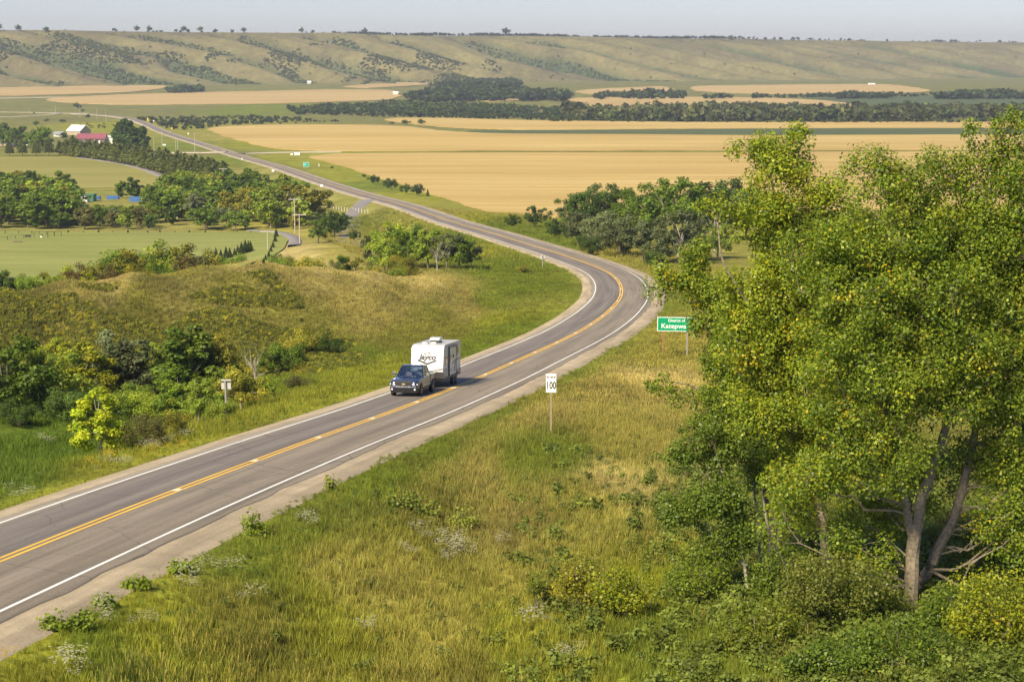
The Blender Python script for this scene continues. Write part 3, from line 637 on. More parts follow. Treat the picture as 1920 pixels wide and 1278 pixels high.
def blade_tuft(seed, n, h, spread, wid, lean=.35, head=0.):
    g = np.random.default_rng(seed); v = []; q = []; col = []
    for i in range(n):
        a = g.random()*6.28; r = spread*math.sqrt(g.random()); b0 = np.array([r*math.cos(a), r*math.sin(a), -.04]); d = g.random()*6.28; hh = h*(.55+.6*g.random()); ln = lean*hh*(.3+g.random())
        tip = b0+np.array([math.cos(d)*ln, math.sin(d)*ln, hh]); mid = b0*.5+tip*.5+np.array([-math.cos(d)*ln*.18, -math.sin(d)*ln*.18, hh*.06])
        e = g.random()*6.28; s = np.array([math.cos(e), math.sin(e), 0])*wid*(.6+.8*g.random()); k = len(v)
        v += [b0-s, b0+s, mid+s*.8, mid-s*.8, tip+s*.15, tip-s*.15]; q += [(k, k+1, k+2, k+3), (k+3, k+2, k+4, k+5)]
        c = .72+.56*g.random(); wm = .86+.24*g.random(); col += [(c*wm, c, c*.85)]*6
        if head and g.random() < head:
            k = len(v); s2 = s/np.linalg.norm(s)*wid*2.2; t0 = tip-np.array([0, 0, .06]); v += [t0-s2*.5, t0+s2*.5, tip+s2*.4+np.array([0, 0, .05]), tip-s2*.4+np.array([0, 0, .05])]; q += [(k, k+1, k+2, k+3)]; col += [(1.35, 1.2, 1.0)]*4
    return np_mesh('tuft', v, q, np.array(col))
def weed(seed, n, h, r, leaf):
    g = np.random.default_rng(seed); P = clump_points(7, r, h*.42, h*.5, seed, .6); P[:, 2] = np.abs(P[:, 2])
    v, q, c = leaf_cloud(P, np.full(7, r*.5), n, leaf, [(1, 1, 1)], seed, .9, .7, jit=.25); v[:, 2] = np.maximum(v[:, 2], -.02)
    return np_mesh('weed', v, q, c)
GI = M['grass_inst']; LI = M['leaf_inst']
grass_p = [detached('tuft%d' % i, blade_tuft(i, 16, .42, .20, .011), GI) for i in range(4)]
tall_p = [detached('tall%d' % i, blade_tuft(20+i, 14, .62, .20, .010, .3, .55), GI) for i in range(4)]
mid_p = [detached('mid%d' % i, blade_tuft(40+i, 16, .55, .42, .028, .35, .3), GI) for i in range(3)]
weed_p = [detached('weed%d' % i, weed(60+i, 90, .45, .26, .085), LI) for i in range(3)]
bush_p = [detached('bush%d' % i, weed(80+i, 130, .55, .40, .11), LI) for i in range(3)]

def plan_pts(n, ulo, uhi, ylo, yhi, seed):
    g = np.random.default_rng(seed); y = np.sqrt(g.random(n)*(yhi**2-ylo**2)+ylo**2); u = ulo+(uhi-ulo)*g.random(n); return u*y, y, g
def scat(name, n, ulo, uhi, ylo, yhi, seed, protos, keep, smin, smax, label, cat, gain=1., zoff=0., tintf=None, tilt=.12):
    x, y, g = plan_pts(n, ulo, uhi, ylo, yhi, seed); d = road_d(x, y); ed = edge_w(x, y, d)+.1
    k = (np.abs(d) > ed+.25) & keep(x, y, d, g); x, y, d = x[k], y[k], d[k]; n = len(x)
    t = vegcol(x, y)*gain*(.66+.6*g.random((n, 1))) if tintf is None else tintf(x, y, g)
    near_ = .45+.55*smooth((np.abs(d)-5.8)/4); s = (smin+(smax-smin)*g.random(n))*near_*(.7+.6*fbm(x/5, y/6, 77, 2))
    rot = np.c_[(g.random(n)-.5)*tilt, (g.random(n)-.5)*tilt, g.random(n)*6.28]
    return gn_scatter(name, np.c_[x, y, gz(x, y)+zoff], np.c_[s, s, s*(.85+.3*g.random(n))], rot, t, protos, label, cat)
ALL = lambda x, y, d, g: np.ones(len(x), bool)
dryf = lambda x, y: fbm(x/11, y/14, 55, 3)
# right verge and slope in front
scat('meadow_grass', 76000, -.30, .30, 50, 135, 1, grass_p, lambda x, y, d, g: (d > 0), .55, 1.2, 'green meadow grass on the slope below the road', 'grass', 1.12)
scat('seeding_grass', 17000, -.30, .30, 50, 150, 2, tall_p, lambda x, y, d, g: (d > 9) & (g.random(len(x)) < smooth((dryf(x, y)-.42)*6)), .7, 1.25, 'tall seeding grass in patches across the slope', 'grass',
     tintf=lambda x, y, g: vegcol(x, y)*.55+np.array([.29, .25, .085])*.5*(.7+.6*g.random((len(x), 1))))
scat('verge_grass', 30000, -.30, .10, 70, 215, 3, grass_p, lambda x, y, d, g: (d < 0) & (d > -30), .8, 1.4, 'green grass on the bank left of the road', 'grass', 1.12)
scat('bank_grass', 95000, -.02, .32, 135, 345, 4, mid_p, lambda x, y, d, g: (d > 0) & (d < 95), .5, .95, 'dry and green grass along the outside of the bend', 'grass', 1.1)
scat('mound_grass', 80000, -.32, .05, 150, 345, 5, mid_p, lambda x, y, d, g: (d < -5), .42, .85, 'brown and straw coloured grass covering the mound', 'grass', 1.1)
scat('far_verge_grass', 30000, -.15, .1, 330, 640, 6, mid_p, lambda x, y, d, g: (np.abs(d) < 34), .9, 1.5, 'rough grass along the road beyond the bend', 'grass', 1.05)
# leafy weeds and low shrubs
def wt(x, y, g): return vegcol(x, y)*.45+np.array([.075, .115, .02])*(.6+.7*g.random((len(x), 1)))*.75
def st(x, y, g):
    n = len(x); k = g.random((n, 1)); c = np.where(k < .16, np.array([[.38, .35, .03]]), np.where(k < .5, np.array([[.21, .225, .03]]), np.array([[.15, .16, .028]]))); return c*(.7+.6*g.random((n, 1)))
scat('leafy_weeds', 6500, -.30, .30, 56, 150, 7, weed_p, lambda x, y, d, g: (d > 0) & (g.random(len(x)) < .12+.9*smooth((fbm(x/6, y/8, 15, 3)-.55)*7)), .5, 1.1, 'broad leafed weeds among the grass of the slope', 'weeds', tintf=wt)
scat('shoulder_weeds', 7000, -.30, .10, 60, 200, 8, weed_p, lambda x, y, d, g: (np.abs(d) < 8.6) & (g.random(len(x)) < .45), .45, .95, 'leafy green weeds along the gravel shoulders', 'weeds', tintf=lambda x, y, g: np.array([.14, .20, .025])*(.7+.6*g.random((len(x), 1))))
scat('low_shrubs', 30000, -.32, .0, 185, 270, 9, bush_p, lambda x, y, d, g: (d < -14) & (x/y < np.interp(y, [185, 216, 262], [-.070, -.083, -.129])+.02*(fbm(x/9, y/9, 29, 2)-.5)) & (fbm(x/14, y/12, 19, 3)+.45*smooth((240-y)/35)-.5*smooth((y-246)/14) > .50), .5, 1.15, 'low yellowing shrubs covering the face of the mound', 'shrubs', tintf=st)
scat('snowberry', 3400, -.0, .30, 56, 110, 10, bush_p, lambda x, y, d, g: (d > 12) & (g.random(len(x)) < .15+1.1*smooth((x/y-.06)/.05)), .6, 1.4, 'pale green low shrubs below the poplars', 'shrubs', tintf=lambda x, y, g: np.array([.17, .215, .035])*(.6+.7*g.random((len(x), 1))))
# white and yellow flower heads
def flower(seed, n, r, h, s, c):
    g = np.random.default_rng(seed); p = np.c_[(g.random((n, 2))-.5)*2*r, h*(.6+.5*g.random(n))]; v = []
    for a in p: v += [a+np.array([s, 0, .01]), a+np.array([0, s, 0]), a+np.array([-s, 0, .01]), a+np.array([0, -s, 0])]
    return np_mesh('flowers', v, np.arange(4*n).reshape(n, 4), np.tile(np.array(c), (4*n, 1)))
fl_p = [detached('flower%d' % i, flower(90+i, 34, .32, .66, .042, (1, 1, 1)), LI) for i in range(2)]
def flower_spots(name, spots, label, col, seed):
    g = np.random.default_rng(seed); P = []
    for px, py, n, r in spots:
        c = G(px, py)
        for _ in range(n):
            a = g.random()*6.28; q = r*math.sqrt(g.random()); x, y = c[0]+q*math.cos(a), c[1]+q*math.sin(a)*1.6; P.append((x, y, float(gz(x, y))))
    P = np.array(P); n = len(P); s = .6+.6*g.random(n)
    gn_scatter(name, P, np.c_[s, s, s], np.c_[np.zeros((n, 2)), g.random(n)*6.28], np.tile(np.array(col), (n, 1))*(.8+.3*g.random((n, 1))), fl_p, label, 'flowers')
flower_spots('white_flowers', [(765,1040,4,.5),(805,1015,6,.7),(850,1035,9,.9),(875,1045,5,.6),(930,1030,2,.3),(220,1165,5,.8),(265,1180,3,.4),(410,1075,5,.8),(365,1105,5,.5),(470,1130,2,.3),(570,985,5,.8),(130,1270,5,.6),(30,935,8,1.5),(220,880,7,1.2),(300,845,6,1.2),(330,830,5,.8),(110,830,6,1.5),(840,1060,3,.4),(690,1190,2,.3),(1010,1175,4,.8),(1050,1240,4,.8)],
             'white seed heads and flowers dotted through the grass', (.56, .53, .40), 5)
flower_spots('yellow_flowers', [(215,865,5,.7),(270,862,6,.7),(330,850,5,.7),(180,880,3,.5),(5,1250,1,.2),(560,705,4,1.)], 'small yellow flowers on the left bank', (.62, .42, .02), 6)
# ------------------------------------------------------------------ big poplars on the right
def big_tree(name, Y, stems, blobs, n, label, cols, seed, leaf=.092, yellow=.03, dens=1., cat='poplar tree', bark='bark'):
    """stems: lists of (px, py, dY, radius); blobs: (px, py, rx, ry, dY, rY[m]) crown masses given at depth Y"""
    g = np.random.default_rng(seed); m = Y/F
    P = lambda px, py, dy=0: at(px, py, Y+dy)
    b = P(stems[0][0][0], stems[0][0][1], stems[0][0][2]); base = np.array([b[0], b[1], float(gz(b[0], b[1]))])
    e = empty(name, tuple(base)); tag(e, label, cat)
    SP_ = []; mb = MB()
    for st_ in stems:
        pts = [P(*q[:3])-base for q in st_]; rad = [q[3] for q in st_]
        if st_ is stems[0] or len(st_[0]) > 4: pts[0][2] = float(gz(*(pts[0]+base)[:2]))-base[2]-.3
        t = np.linspace(0, len(pts)-1, 5*len(pts)); pp = np.stack([np.interp(t, range(len(pts)), [p[k] for p in pts]) for k in range(3)], 1); rr = np.interp(t, range(len(pts)), rad)
        pp[1:-1] += g.normal(size=(len(pp)-2, 3))*.06
        for _ in range(2): pp[1:-1] = .25*pp[:-2]+.5*pp[1:-1]+.25*pp[2:]
        mb.tube(pp, rr, 9); SP_ += [(p, r) for p, r in zip(pp, rr)]
    mb.build('trunk', M[bark], e, smooth_shade=True)
    SPp = np.array([p for p, _ in SP_]); SPr = np.array([r for _, r in SP_])
    C = []; RD = []
    for px, py, rx, ry, dy, rY in blobs:
        c = P(px, py, dy)-base; vol = (rx*m)*(ry*m)*rY; k = max(10, int(vol*15.))
        d = g.normal(size=(k, 3)); d /= np.linalg.norm(d, axis=1)[:, None]; r = g.random(k)**.42
        C.append(c+d*r[:, None]*np.array([rx*m, rY, ry*m])); RD.append((.28+.50*g.random(k)**1.4)*min(1., .25+.75*min(rx, ry)*m/.7))
    C = np.concatenate(C); RD = np.concatenate(RD)
    bb = MB(); nl_ = max(4, len(C)//7); lim = g.choice(len(C), min(nl_, len(C)), replace=False); isl = np.zeros(len(C), bool); isl[lim] = True
    LP = []; LR = []
    for c in C[lim]:            # limbs rise from the stems
        hd_ = np.linalg.norm((SPp-c)[:, :2], axis=1); d = np.linalg.norm(SPp-c, axis=1)+np.maximum(0, SPp[:, 2]-(c[2]-.55*hd_))*1.8+g.random(len(SPp))*.8; k = int(np.argmin(d)); s = SPp[k]; ln = np.linalg.norm(c-s)+1e-3
        t = np.linspace(0, 1, 6)[:, None]; pp = s+(c-s)*t; pp[:, 2] += (np.sin(t[:, 0]*math.pi)*-.10)*ln; pp[1:-1] += g.normal(size=(4, 3))*.05*ln; r0 = min(SPr[k]*.5, .010+.011*ln)
        bb.tube(pp, [r0, r0*.85, r0*.7, r0*.5, r0*.35, r0*.2], 5, False); LP += list(pp[2:]); LR += [r0*.6, r0*.45, r0*.32, r0*.2]
    LP = np.array(LP); LR = np.array(LR)
    for i, c in enumerate(C):
        if isl[i]: continue
        k = int(np.argmin(np.linalg.norm(LP-c, axis=1))); s = LP[k]; ln = np.linalg.norm(c-s)
        if ln > 1.6 or ln < .15: continue
        bb.tube([s, (s+c)/2+g.normal(size=3)*.09*ln, c], [min(.014, LR[k]*.8), .008, .003], 4, False)
    bb.build('branches', M['bark'], e, smooth_shade=True)['kind'] = 'stuff'
    v, q, col = leaf_cloud(C, RD*dens, n, leaf, cols, seed+5, .95, .45, yellow, jit=.16, leafmix=.6)
    k = link('crown', np_mesh('crown', v, q, col), M['leaf_big'], e)
    return e
PG = [(.215,.29,.024), (.17,.25,.022), (.26,.325,.026), (.32,.36,.028), (.125,.195,.020), (.10,.16,.018)]; PGy = [(.29,.345,.025), (.36,.39,.027), (.215,.29,.024), (.16,.23,.021)]; PGd = [(.115,.18,.020), (.145,.21,.022), (.09,.145,.018), (.18,.24,.023)]
big_tree('poplar_tree', 70, [[(1705,1150,0,.30),(1712,1040,0,.25),(1722,960,0,.21),(1752,860,.3,.16),(1790,740,.5,.12),(1800,600,.6,.09),(1760,430,.4,.05),(1640,320,.2,.02)],
                             [(1715,1030,0,.16),(1690,900,-.3,.12),(1660,780,-.5,.10),(1700,640,-.3,.08),(1690,480,0,.05)]],
         [(1640,335,75,60,0,1.2),(1660,430,120,90,0,1.8),(1700,560,160,120,-.3,2.4),(1600,600,110,100,-.8,1.8),(1640,720,150,110,-1,2.2),(1760,700,120,110,-.6,2.),(1640,850,140,80,-1.4,1.7),(1540,900,100,60,-1.2,1.2),(1720,900,90,60,1.4,1.1),(1560,1000,60,40,-.8,.8),(1560,480,90,90,.3,1.4),(1600,520,90,90,0,1.4),(1700,330,40,50,.3,.8),(1740,400,70,70,.3,1.2),(1650,960,80,60,1.4,1.),(1470,960,60,60,-.4,.9),(1620,1040,80,40,-1.,.9)], 140000,
         'tall poplar with forked grey trunk filling the middle of the right thicket', PG, 201, yellow=.045)
big_tree('poplar_tree', 73, [[(1560,1150,0,.2),(1540,980,0,.16),(1500,780,.2,.13),(1478,640,.2,.11),(1470,500,.1,.08),(1452,380,0,.045),(1440,270,0,.015)],
                             [(1490,700,.2,.09),(1420,600,-.3,.06),(1350,480,-.5,.04),(1335,380,-.5,.015)]],
         [(1480,262,38,28,0,.6),(1430,300,60,55,0,.9),(1500,310,60,45,.1,.9),(1460,370,85,45,0,1.1),(1440,420,60,60,0,1.),(1540,360,55,45,.2,1.),(1520,480,110,80,.2,1.6),(1420,540,80,60,-.2,1.2),(1340,385,35,28,-.5,.5),(1560,430,80,70,.4,1.3),(1480,620,120,90,0,1.8),(1410,640,80,70,-.4,1.3),(1520,740,110,80,-.4,1.6),(1450,560,90,70,.2,1.3),(1600,640,90,90,.3,1.4),(1440,760,80,70,0,1.2),(1540,840,90,70,-.2,1.3),(1480,930,70,60,0,1.)], 122000,
         'poplar with the narrow leafy spire left of the thicket top', PGy, 202, yellow=.03)
big_tree('poplar_tree', 71, [[(1690,1150,.6,.2,1),(1730,1085,.3,.2),(1768,1020,.2,.2),(1800,940,.2,.17),(1830,800,.3,.13),(1850,640,.4,.1),(1860,450,.3,.06),(1850,250,.2,.02)]],
         [(1848,250,48,38,.2,.7),(1905,225,40,30,.2,.6),(1770,300,45,40,.2,.7),(1880,320,95,60,.3,1.3),(1800,380,85,60,.2,1.2),(1890,440,110,80,.4,1.7),(1820,500,100,80,.2,1.5),(1900,600,110,100,.2,1.8),(1830,690,100,90,-.2,1.6),(1920,780,100,90,-.2,1.6),(1880,850,80,60,-.2,1.0),(1960,400,80,150,.4,1.6),(1970,650,80,160,0,1.6),(1780,470,80,70,.3,1.3),(1770,600,80,90,.3,1.3),(1880,960,80,70,-.2,1.0),(1930,900,80,90,-.3,1.2),(1790,860,60,60,1.2,.9),(1930,1010,70,60,-.4,1.)], 140000,
         'tall poplar with pale leaning trunk at the right edge', PG, 203, yellow=.04)
big_tree('poplar_tree', 78, [[(1480,1120,0,.15),(1440,980,0,.12),(1420,820,-.2,.1),(1390,700,-.3,.08),(1330,600,-.4,.05),(1290,520,-.5,.02)],
                             [(1410,790,-.2,.07),(1340,740,-.6,.05),(1260,715,-.8,.02)]],
         [(1270,520,45,38,-.5,.7),(1310,480,40,25,-.5,.6),(1320,545,75,42,-.4,1.),(1306,604,14,16,-.5,.35),(1345,600,30,42,-.4,.7),(1390,600,70,60,-.2,1.1),(1385,665,75,40,-.4,1.),(1400,700,80,60,-.3,1.2),(1250,722,45,17,-.8,.5),(1320,735,75,32,-.7,.9),(1400,790,85,50,-.6,1.2),(1460,870,80,60,-.5,1.2)], 56000,
         'poplar leaning left over the green sign with long low boughs', PG, 204, yellow=.02)
big_tree('poplar_tree', 75, [[(1402,1165,0,.075),(1395,1050,0,.065),(1372,930,-.1,.05),(1340,830,-.2,.03),(1310,790,-.2,.012)],
                             [(1395,1060,0,.04),(1345,1010,-.1,.03),(1300,950,-.2,.015)]],
         [(1310,810,55,38,-.2,.8),(1275,850,38,25,-.3,.5),(1360,850,60,45,0,.9),(1290,945,55,35,-.2,.7),(1350,930,60,40,-.1,.9),(1380,1000,45,45,.1,.7),(1330,1020,45,35,0,.6)], 24000,
         'slim dark leaved young poplar at the left foot of the thicket', PGd, 205, yellow=.01, cat='poplar tree', bark='bark_pale')
for i, (px, tp_, lab) in enumerate([(1442,905,'thin pale trunk straight beside the leaning young poplar'), (1425,860,'thin grey poplar stem left of the thick trunks'), (1462,900,'dark straight poplar stem under the thicket')]):
    big_tree('poplar_tree', 76.5+i*.7, [[(px+6,1140,0,.07),(px,1040,0,.06),(px-6,960,0,.05),(px-14,tp_,0,.03),(px-20,tp_-80,0,.012)]],
             [(px-14,tp_-40,40,40,0,.6),(px-24,tp_-95,45,35,0,.6)], 3200, lab, PGd, 220+i, yellow=.01, bark='bark_pale')
# understorey bushes at the foot of the poplars
def bush(px, py, rx, ry, Y, n, label, cols, seed, leaf=.085, cat='bush', yellow=.01):
    return big_tree('leafy_bush', Y, [[(px, py+ry, 0, .03), (px-4, py, 0, .02), (px-8, py-ry*.6, 0, .008)], [(px+3, py+ry, 0, .025, 1), (px+rx*.5, py, 0, .015), (px+rx*.7, py-ry*.5, 0, .006)], [(px-3, py+ry, 0, .025, 1), (px-rx*.5, py+ry*.1, 0, .015), (px-rx*.6, py-ry*.4, 0, .006)]],
                    [(px, py, rx, ry, 0, rx*Y/F*.8), (px-rx*.5, py+ry*.3, rx*.6, ry*.6, -.3, rx*Y/F*.5), (px+rx*.5, py+ry*.2, rx*.6, ry*.7, .2, rx*Y/F*.5)], n, label, cols, seed, leaf=leaf, yellow=yellow, cat=cat)
bush(1560,1090,110,55,68,9000,'grey green bush under the forked poplar trunk',[(0.182,0.207,0.035),(0.151,0.185,0.030),(0.214,0.230,0.041)],301)
bush(1690,1215,120,60,62,9000,'dark bush at the bottom edge below the thick trunks',PGd,302)
bush(1860,1150,90,90,64,10000,'bright green bush in the bottom right corner',[(0.257,0.305,0.018),(0.341,0.351,0.021),(0.192,0.239,0.018)],303,yellow=.04)
bush(1850,1020,90,70,73,8000,'dark leafy bush behind the leaning trunk',PGd,304)
bush(1420,1190,85,60,66,7000,'low green bush left of the grey green one',[(0.160,0.204,0.019),(0.214,0.249,0.021)],305)
bush(1560,1230,90,40,61,5000,'low dark bush at the bottom edge of the thicket',PGd,306)
bush(1480,1075,80,50,72,6000,'leafy green bush between the thin poplar stems',[(0.138,0.200,0.018),(0.179,0.240,0.020),(0.110,0.161,0.017)],310)
bush(1625,1120,90,45,69,6000,'mid green bush left of the forked trunk foot',[(0.138,0.200,0.018),(0.193,0.254,0.020)],311)
bush(1790,1140,70,40,66,6000,'leafy bush right of the forked trunk foot',[(0.138,0.200,0.018),(0.110,0.161,0.017)],312)
bush(1310,1075,55,45,74,3600,'light bush left of the leaning young poplar',[(0.207,0.268,0.022),(0.165,0.228,0.020)],313)
bush(1160,1100,58,42,71,3600,'bright green sapling alone on the open slope',[(0.279,0.322,0.019),(0.214,0.277,0.019),(0.341,0.351,0.021)],307,yellow=.02)
bush(1085,1085,42,50,72,3000,'yellow green bushy sapling left of the bright one',[(0.299,0.286,0.023),(0.235,0.239,0.023)],308,yellow=.02)
bush(1012,1095,24,16,73,800,'small low dark green bush left of the saplings',[(0.192,0.221,0.021),(0.160,0.195,0.019)],309)
for i, (px, py, rx, ry, lab, cc) in enumerate([(758,938,25,28,'tallest dark leafy plant of the row on the slope',[(0.160,0.213,0.025),(0.214,0.258,0.035)]),(803,958,20,20,'pale leafy plant beside the tallest one on the slope',[(0.279,0.314,0.046),(0.235,0.277,0.041)]),(866,975,28,18,'pale wide leafy plant at the right end of the row',[(0.299,0.332,0.052),(0.257,0.286,0.041)]),
        (148,1166,28,15,'dark leafy weed on the gravel edge at lower left',[(0.160,0.221,0.021),(0.214,0.277,0.023)]),(102,1168,20,14,'smaller leafy weed left of the dark one',[(0.214,0.277,0.023),(0.182,0.239,0.023)]),(195,1125,20,12,'leafy weed standing on the gravel edge alone',[(0.214,0.286,0.023)]),(255,1090,26,14,'leafy weed spreading over the gravel beside the right line',[(0.214,0.277,0.023)]),(338,1060,26,14,'leafy weed on the gravel edge before the white flowers',[(0.192,0.258,0.023)]),(478,985,24,18,'tallest leafy weed along the right gravel edge',[(0.214,0.277,0.025)]),(617,905,9,16,'thin upright weed at the right gravel edge',[(0.257,0.295,0.035)]),
        (1100,950,8,9,'yellow leaved seedling on the open slope',[(.27,.29,.03)])]):
    big_tree('leafy_plant', float(G(px, py+ry)[1]), [[(px,py+ry,0,.012),(px,py,0,.008),(px,py-ry*.8,0,.004)]], [(px,py,rx,ry,0,rx*.022),(px-rx*.4,py+ry*.3,rx*.55,ry*.6,0,rx*.014),(px+rx*.4,py+ry*.3,rx*.55,ry*.6,0,rx*.014)], 60+int(rx*ry*1.1), lab, cc, 330+i, leaf=.12, yellow=0, cat='plant')

# ------------------------------------------------------------------ trees and shrubs of the middle distance
def tp(px, py, hpx, shape, colour, label, group=None, fine=1, wide=1., cat='tree', name=None, Y=None, var=None):
    p = G(px, py) if Y is None else onground(px, Y)
    h = hpx*p[1]/F
    name = name or {'spruce': 'spruce_tree', 'pine': 'pine_tree', 'shrub': 'shrub'}.get(shape, 'broadleaf_tree')
    return tree(name, p, h, shape, colour, label, cat if shape != 'shrub' else 'shrub', group, var, fine, wide)
# gully left of the road
for px, py, h, sh, co, w, lab in [(18,785,150,'round','green',1.,'green tree cut by the left edge in the gully'),(80,782,125,'round','light',.95,'round light green tree with pale forked trunk in the gully'),(162,758,112,'tall','yellow',1.25,'yellow leaved tree among the green gully trees'),
        (186,858,128,'tall','lime',1.,'small lime green tree alone in front of the gully trees'),(108,700,70,'round','yellow',.9,'yellow tree top behind the light green gully tree'),(205,748,120,'open','willow',.9,'slim aspen with white stem right of the yellow tree'),(248,752,118,'tall','willow',1.1,'grey green aspen in the middle of the gully'),
        (292,745,95,'open','light',.95,'light open aspen left of the tallest gully tree'),(352,748,138,'tall','green',1.3,'tallest green tree of the gully'),(398,742,118,'round','olive',.9,'olive green tree right of the tallest gully tree'),(325,792,98,'tall','green',1.2,'green tree in front of the tallest gully tree'),
        (372,795,82,'round','light',1.,'bushy light green tree near the left sign'),(452,770,82,'round','olive',.9,'olive tree behind the left sign post'),(438,745,60,'round','yellow',.6,'small yellow tree behind the left sign'),(478,735,95,'bare','olive',.9,'bare white branched tree behind the left sign'),
        (500,750,45,'round','light',.9,'small light green tree right of the left sign'),(412,790,42,'shrub','light',1.,'low light shrub beside the left sign post'),(520,705,62,'round','green',1.,'dark green rounded tree at the right end of the gully'),
        (275,838,58,'shrub','bronze',1.,'brownish bare looking shrub near the left verge'),(325,822,50,'shrub','olive',1.,'olive shrub right of the brownish one'),(235,838,42,'shrub','green',1.,'dark low shrub beside the lime green tree'),(627,668,40,'shrub','dark',.95,'dark round shrub alone on the foot of the mound'),
        (575,668,52,'shrub','olive',1.2,'olive shrub left of the dark round one'),(545,690,45,'shrub','green',1.1,'green shrub above the left verge'),(130,790,60,'shrub','dark',1.2,'dark undergrowth shrub below the yellow tree'),(40,800,50,'shrub','dark',1.1,'dark undergrowth shrub below the edge tree'),(560,728,26,'shrub','bronze',1.5,'low brownish shrub on the verge right of the sign'),(300,720,70,'round','dark',1.1,'dark tree behind the middle of the gully'),(225,715,70,'round','dark',1.1,'dark tree behind the slim aspen'),(140,775,70,'round','light',1.1,'light bush tree between the yellow and light green trees'),(215,785,62,'shrub','light',1.2,'light shrub right of the lime green tree'),(262,788,66,'round','green',1.1,'green bush tree in the front of the gully middle'),(300,790,58,'shrub','light',1.2,'light shrub before the green front tree'),(425,765,70,'round','light',1.,'light tree just left of the left sign'),(50,752,95,'round','light',1.1,'light tree between the two leftmost gully trees'),(10,770,80,'shrub','green',1.2,'green shrub at the left edge of the gully')]:
    tp(px, py, h*1.12, sh, co, lab, 'trees in the gully left of the road', 2, w*1.18)
# shrubs along the back of the mound
for i, (px, Y, h, co) in enumerate([(5,262,62,'dark'),(30,268,55,'green'),(55,262,40,'green'),(88,268,38,'olive'),(118,272,46,'yellow'),(150,272,52,'rust'),(178,275,44,'olive'),(205,262,34,'rust'),(215,285,72,'green'),(245,282,80,'olive'),(275,285,74,'green'),(305,285,82,'light'),(335,285,72,'olive'),(362,285,64,'bronze'),(390,287,52,'olive'),(345,275,40,'rust'),(300,272,38,'green'),(262,268,34,'olive'),(165,262,30,'yellow'),(100,258,28,'light'),(420,292,38,'green')]):
    p = onground(px, Y); tree('shrub', p, at(px, np.interp(px, [0,120,250,370,480], [548,530,515,503,492])-h*.72, Y)[2]-p[2], 'shrub' if i % 3 else 'round', co, {'dark':'dark green','green':'green','olive':'olive','yellow':'yellow','rust':'rust coloured','light':'light green','bronze':'bronze'}[co]+' shrub along the back of the mound crest', 'shrub', 'shrubs along the mound crest', fine=2)
for i, (px, Y, h, co, sh) in enumerate([(520,300,34,'green','shrub'),(545,305,38,'olive','shrub'),(570,305,40,'olive','shrub'),(595,308,36,'green','shrub'),(615,300,30,'bronze','shrub'),(640,300,52,'green','open'),(660,305,50,'olive','round'),(625,320,30,'willow','shrub'),(680,310,38,'willow','shrub'),(700,300,34,'olive','shrub'),(740,302,40,'light','shrub'),(775,305,42,'olive','shrub'),(530,320,40,'dark','shrub')]):
    p = onground(px, Y); tree('shrub', p, max(2., at(px, np.interp(px, [480,600,700,800], [492,505,512,525])-h*.6, Y)[2]-p[2]), sh, co, {'dark':'dark','green':'green','olive':'olive','light':'light green','bronze':'bronze','willow':'grey green'}[co]+' shrub behind the bare crest right of the three poles', 'shrub', 'shrubs right of the poles', fine=2)
# clump on the inside of the bend
for px, Y, h, sh, co, lab in [(742,345,98,'round','light','tallest light green tree of the clump inside the bend'),(705,350,72,'open','willow','grey green open tree at the left of the bend clump'),(722,335,78,'round','light','bushy light tree in front of the bend clump'),(775,340,88,'round','green','green tree right of the tallest in the bend clump'),(802,338,82,'round','light','light tree in the middle right of the bend clump'),(838,335,80,'open','willow','grey open tree with bare yellow twigs in the bend clump'),(862,336,75,'round','green','green tree near the right end of the bend clump'),(884,338,52,'open','willow','low grey tree at the right end of the bend clump'),(820,325,70,'bare','olive','bare pale tree in the bend clump'),(760,322,46,'shrub','olive','olive shrub at the foot of the bend clump'),(690,480,26,'round','dark','dark round tree left of the bend clump'),(665,520,24,'round','dark','small dark tree beside the white fence'),(708,465,24,'round','rust','reddish tree behind the bend clump'),(980,330,22,'shrub','olive','low olive shrub on the inner verge of the bend'),(912,335,14,'shrub','dark','small dark shrub inside the bend')]:
    p = onground(px, Y); tree('broadleaf_tree' if sh != 'shrub' else 'shrub', p, h*Y/F, sh, co, lab, 'tree' if sh != 'shrub' else 'shrub', 'clump inside the bend', fine=2)
for px, py, h, co, w, lab in [(597,456,48,'green',1.,'light round tree in front of the side road'),(628,446,56,'dark',1.05,'dark tree left of the side road'),(604,440,44,'dark',1.1,'dark tree behind the light round one'),(645,430,34,'dark',1.,'dark tree touching the side road')]:
    tp(px, py, h, 'round', co, lab, 'trees by the side road', 2, w)
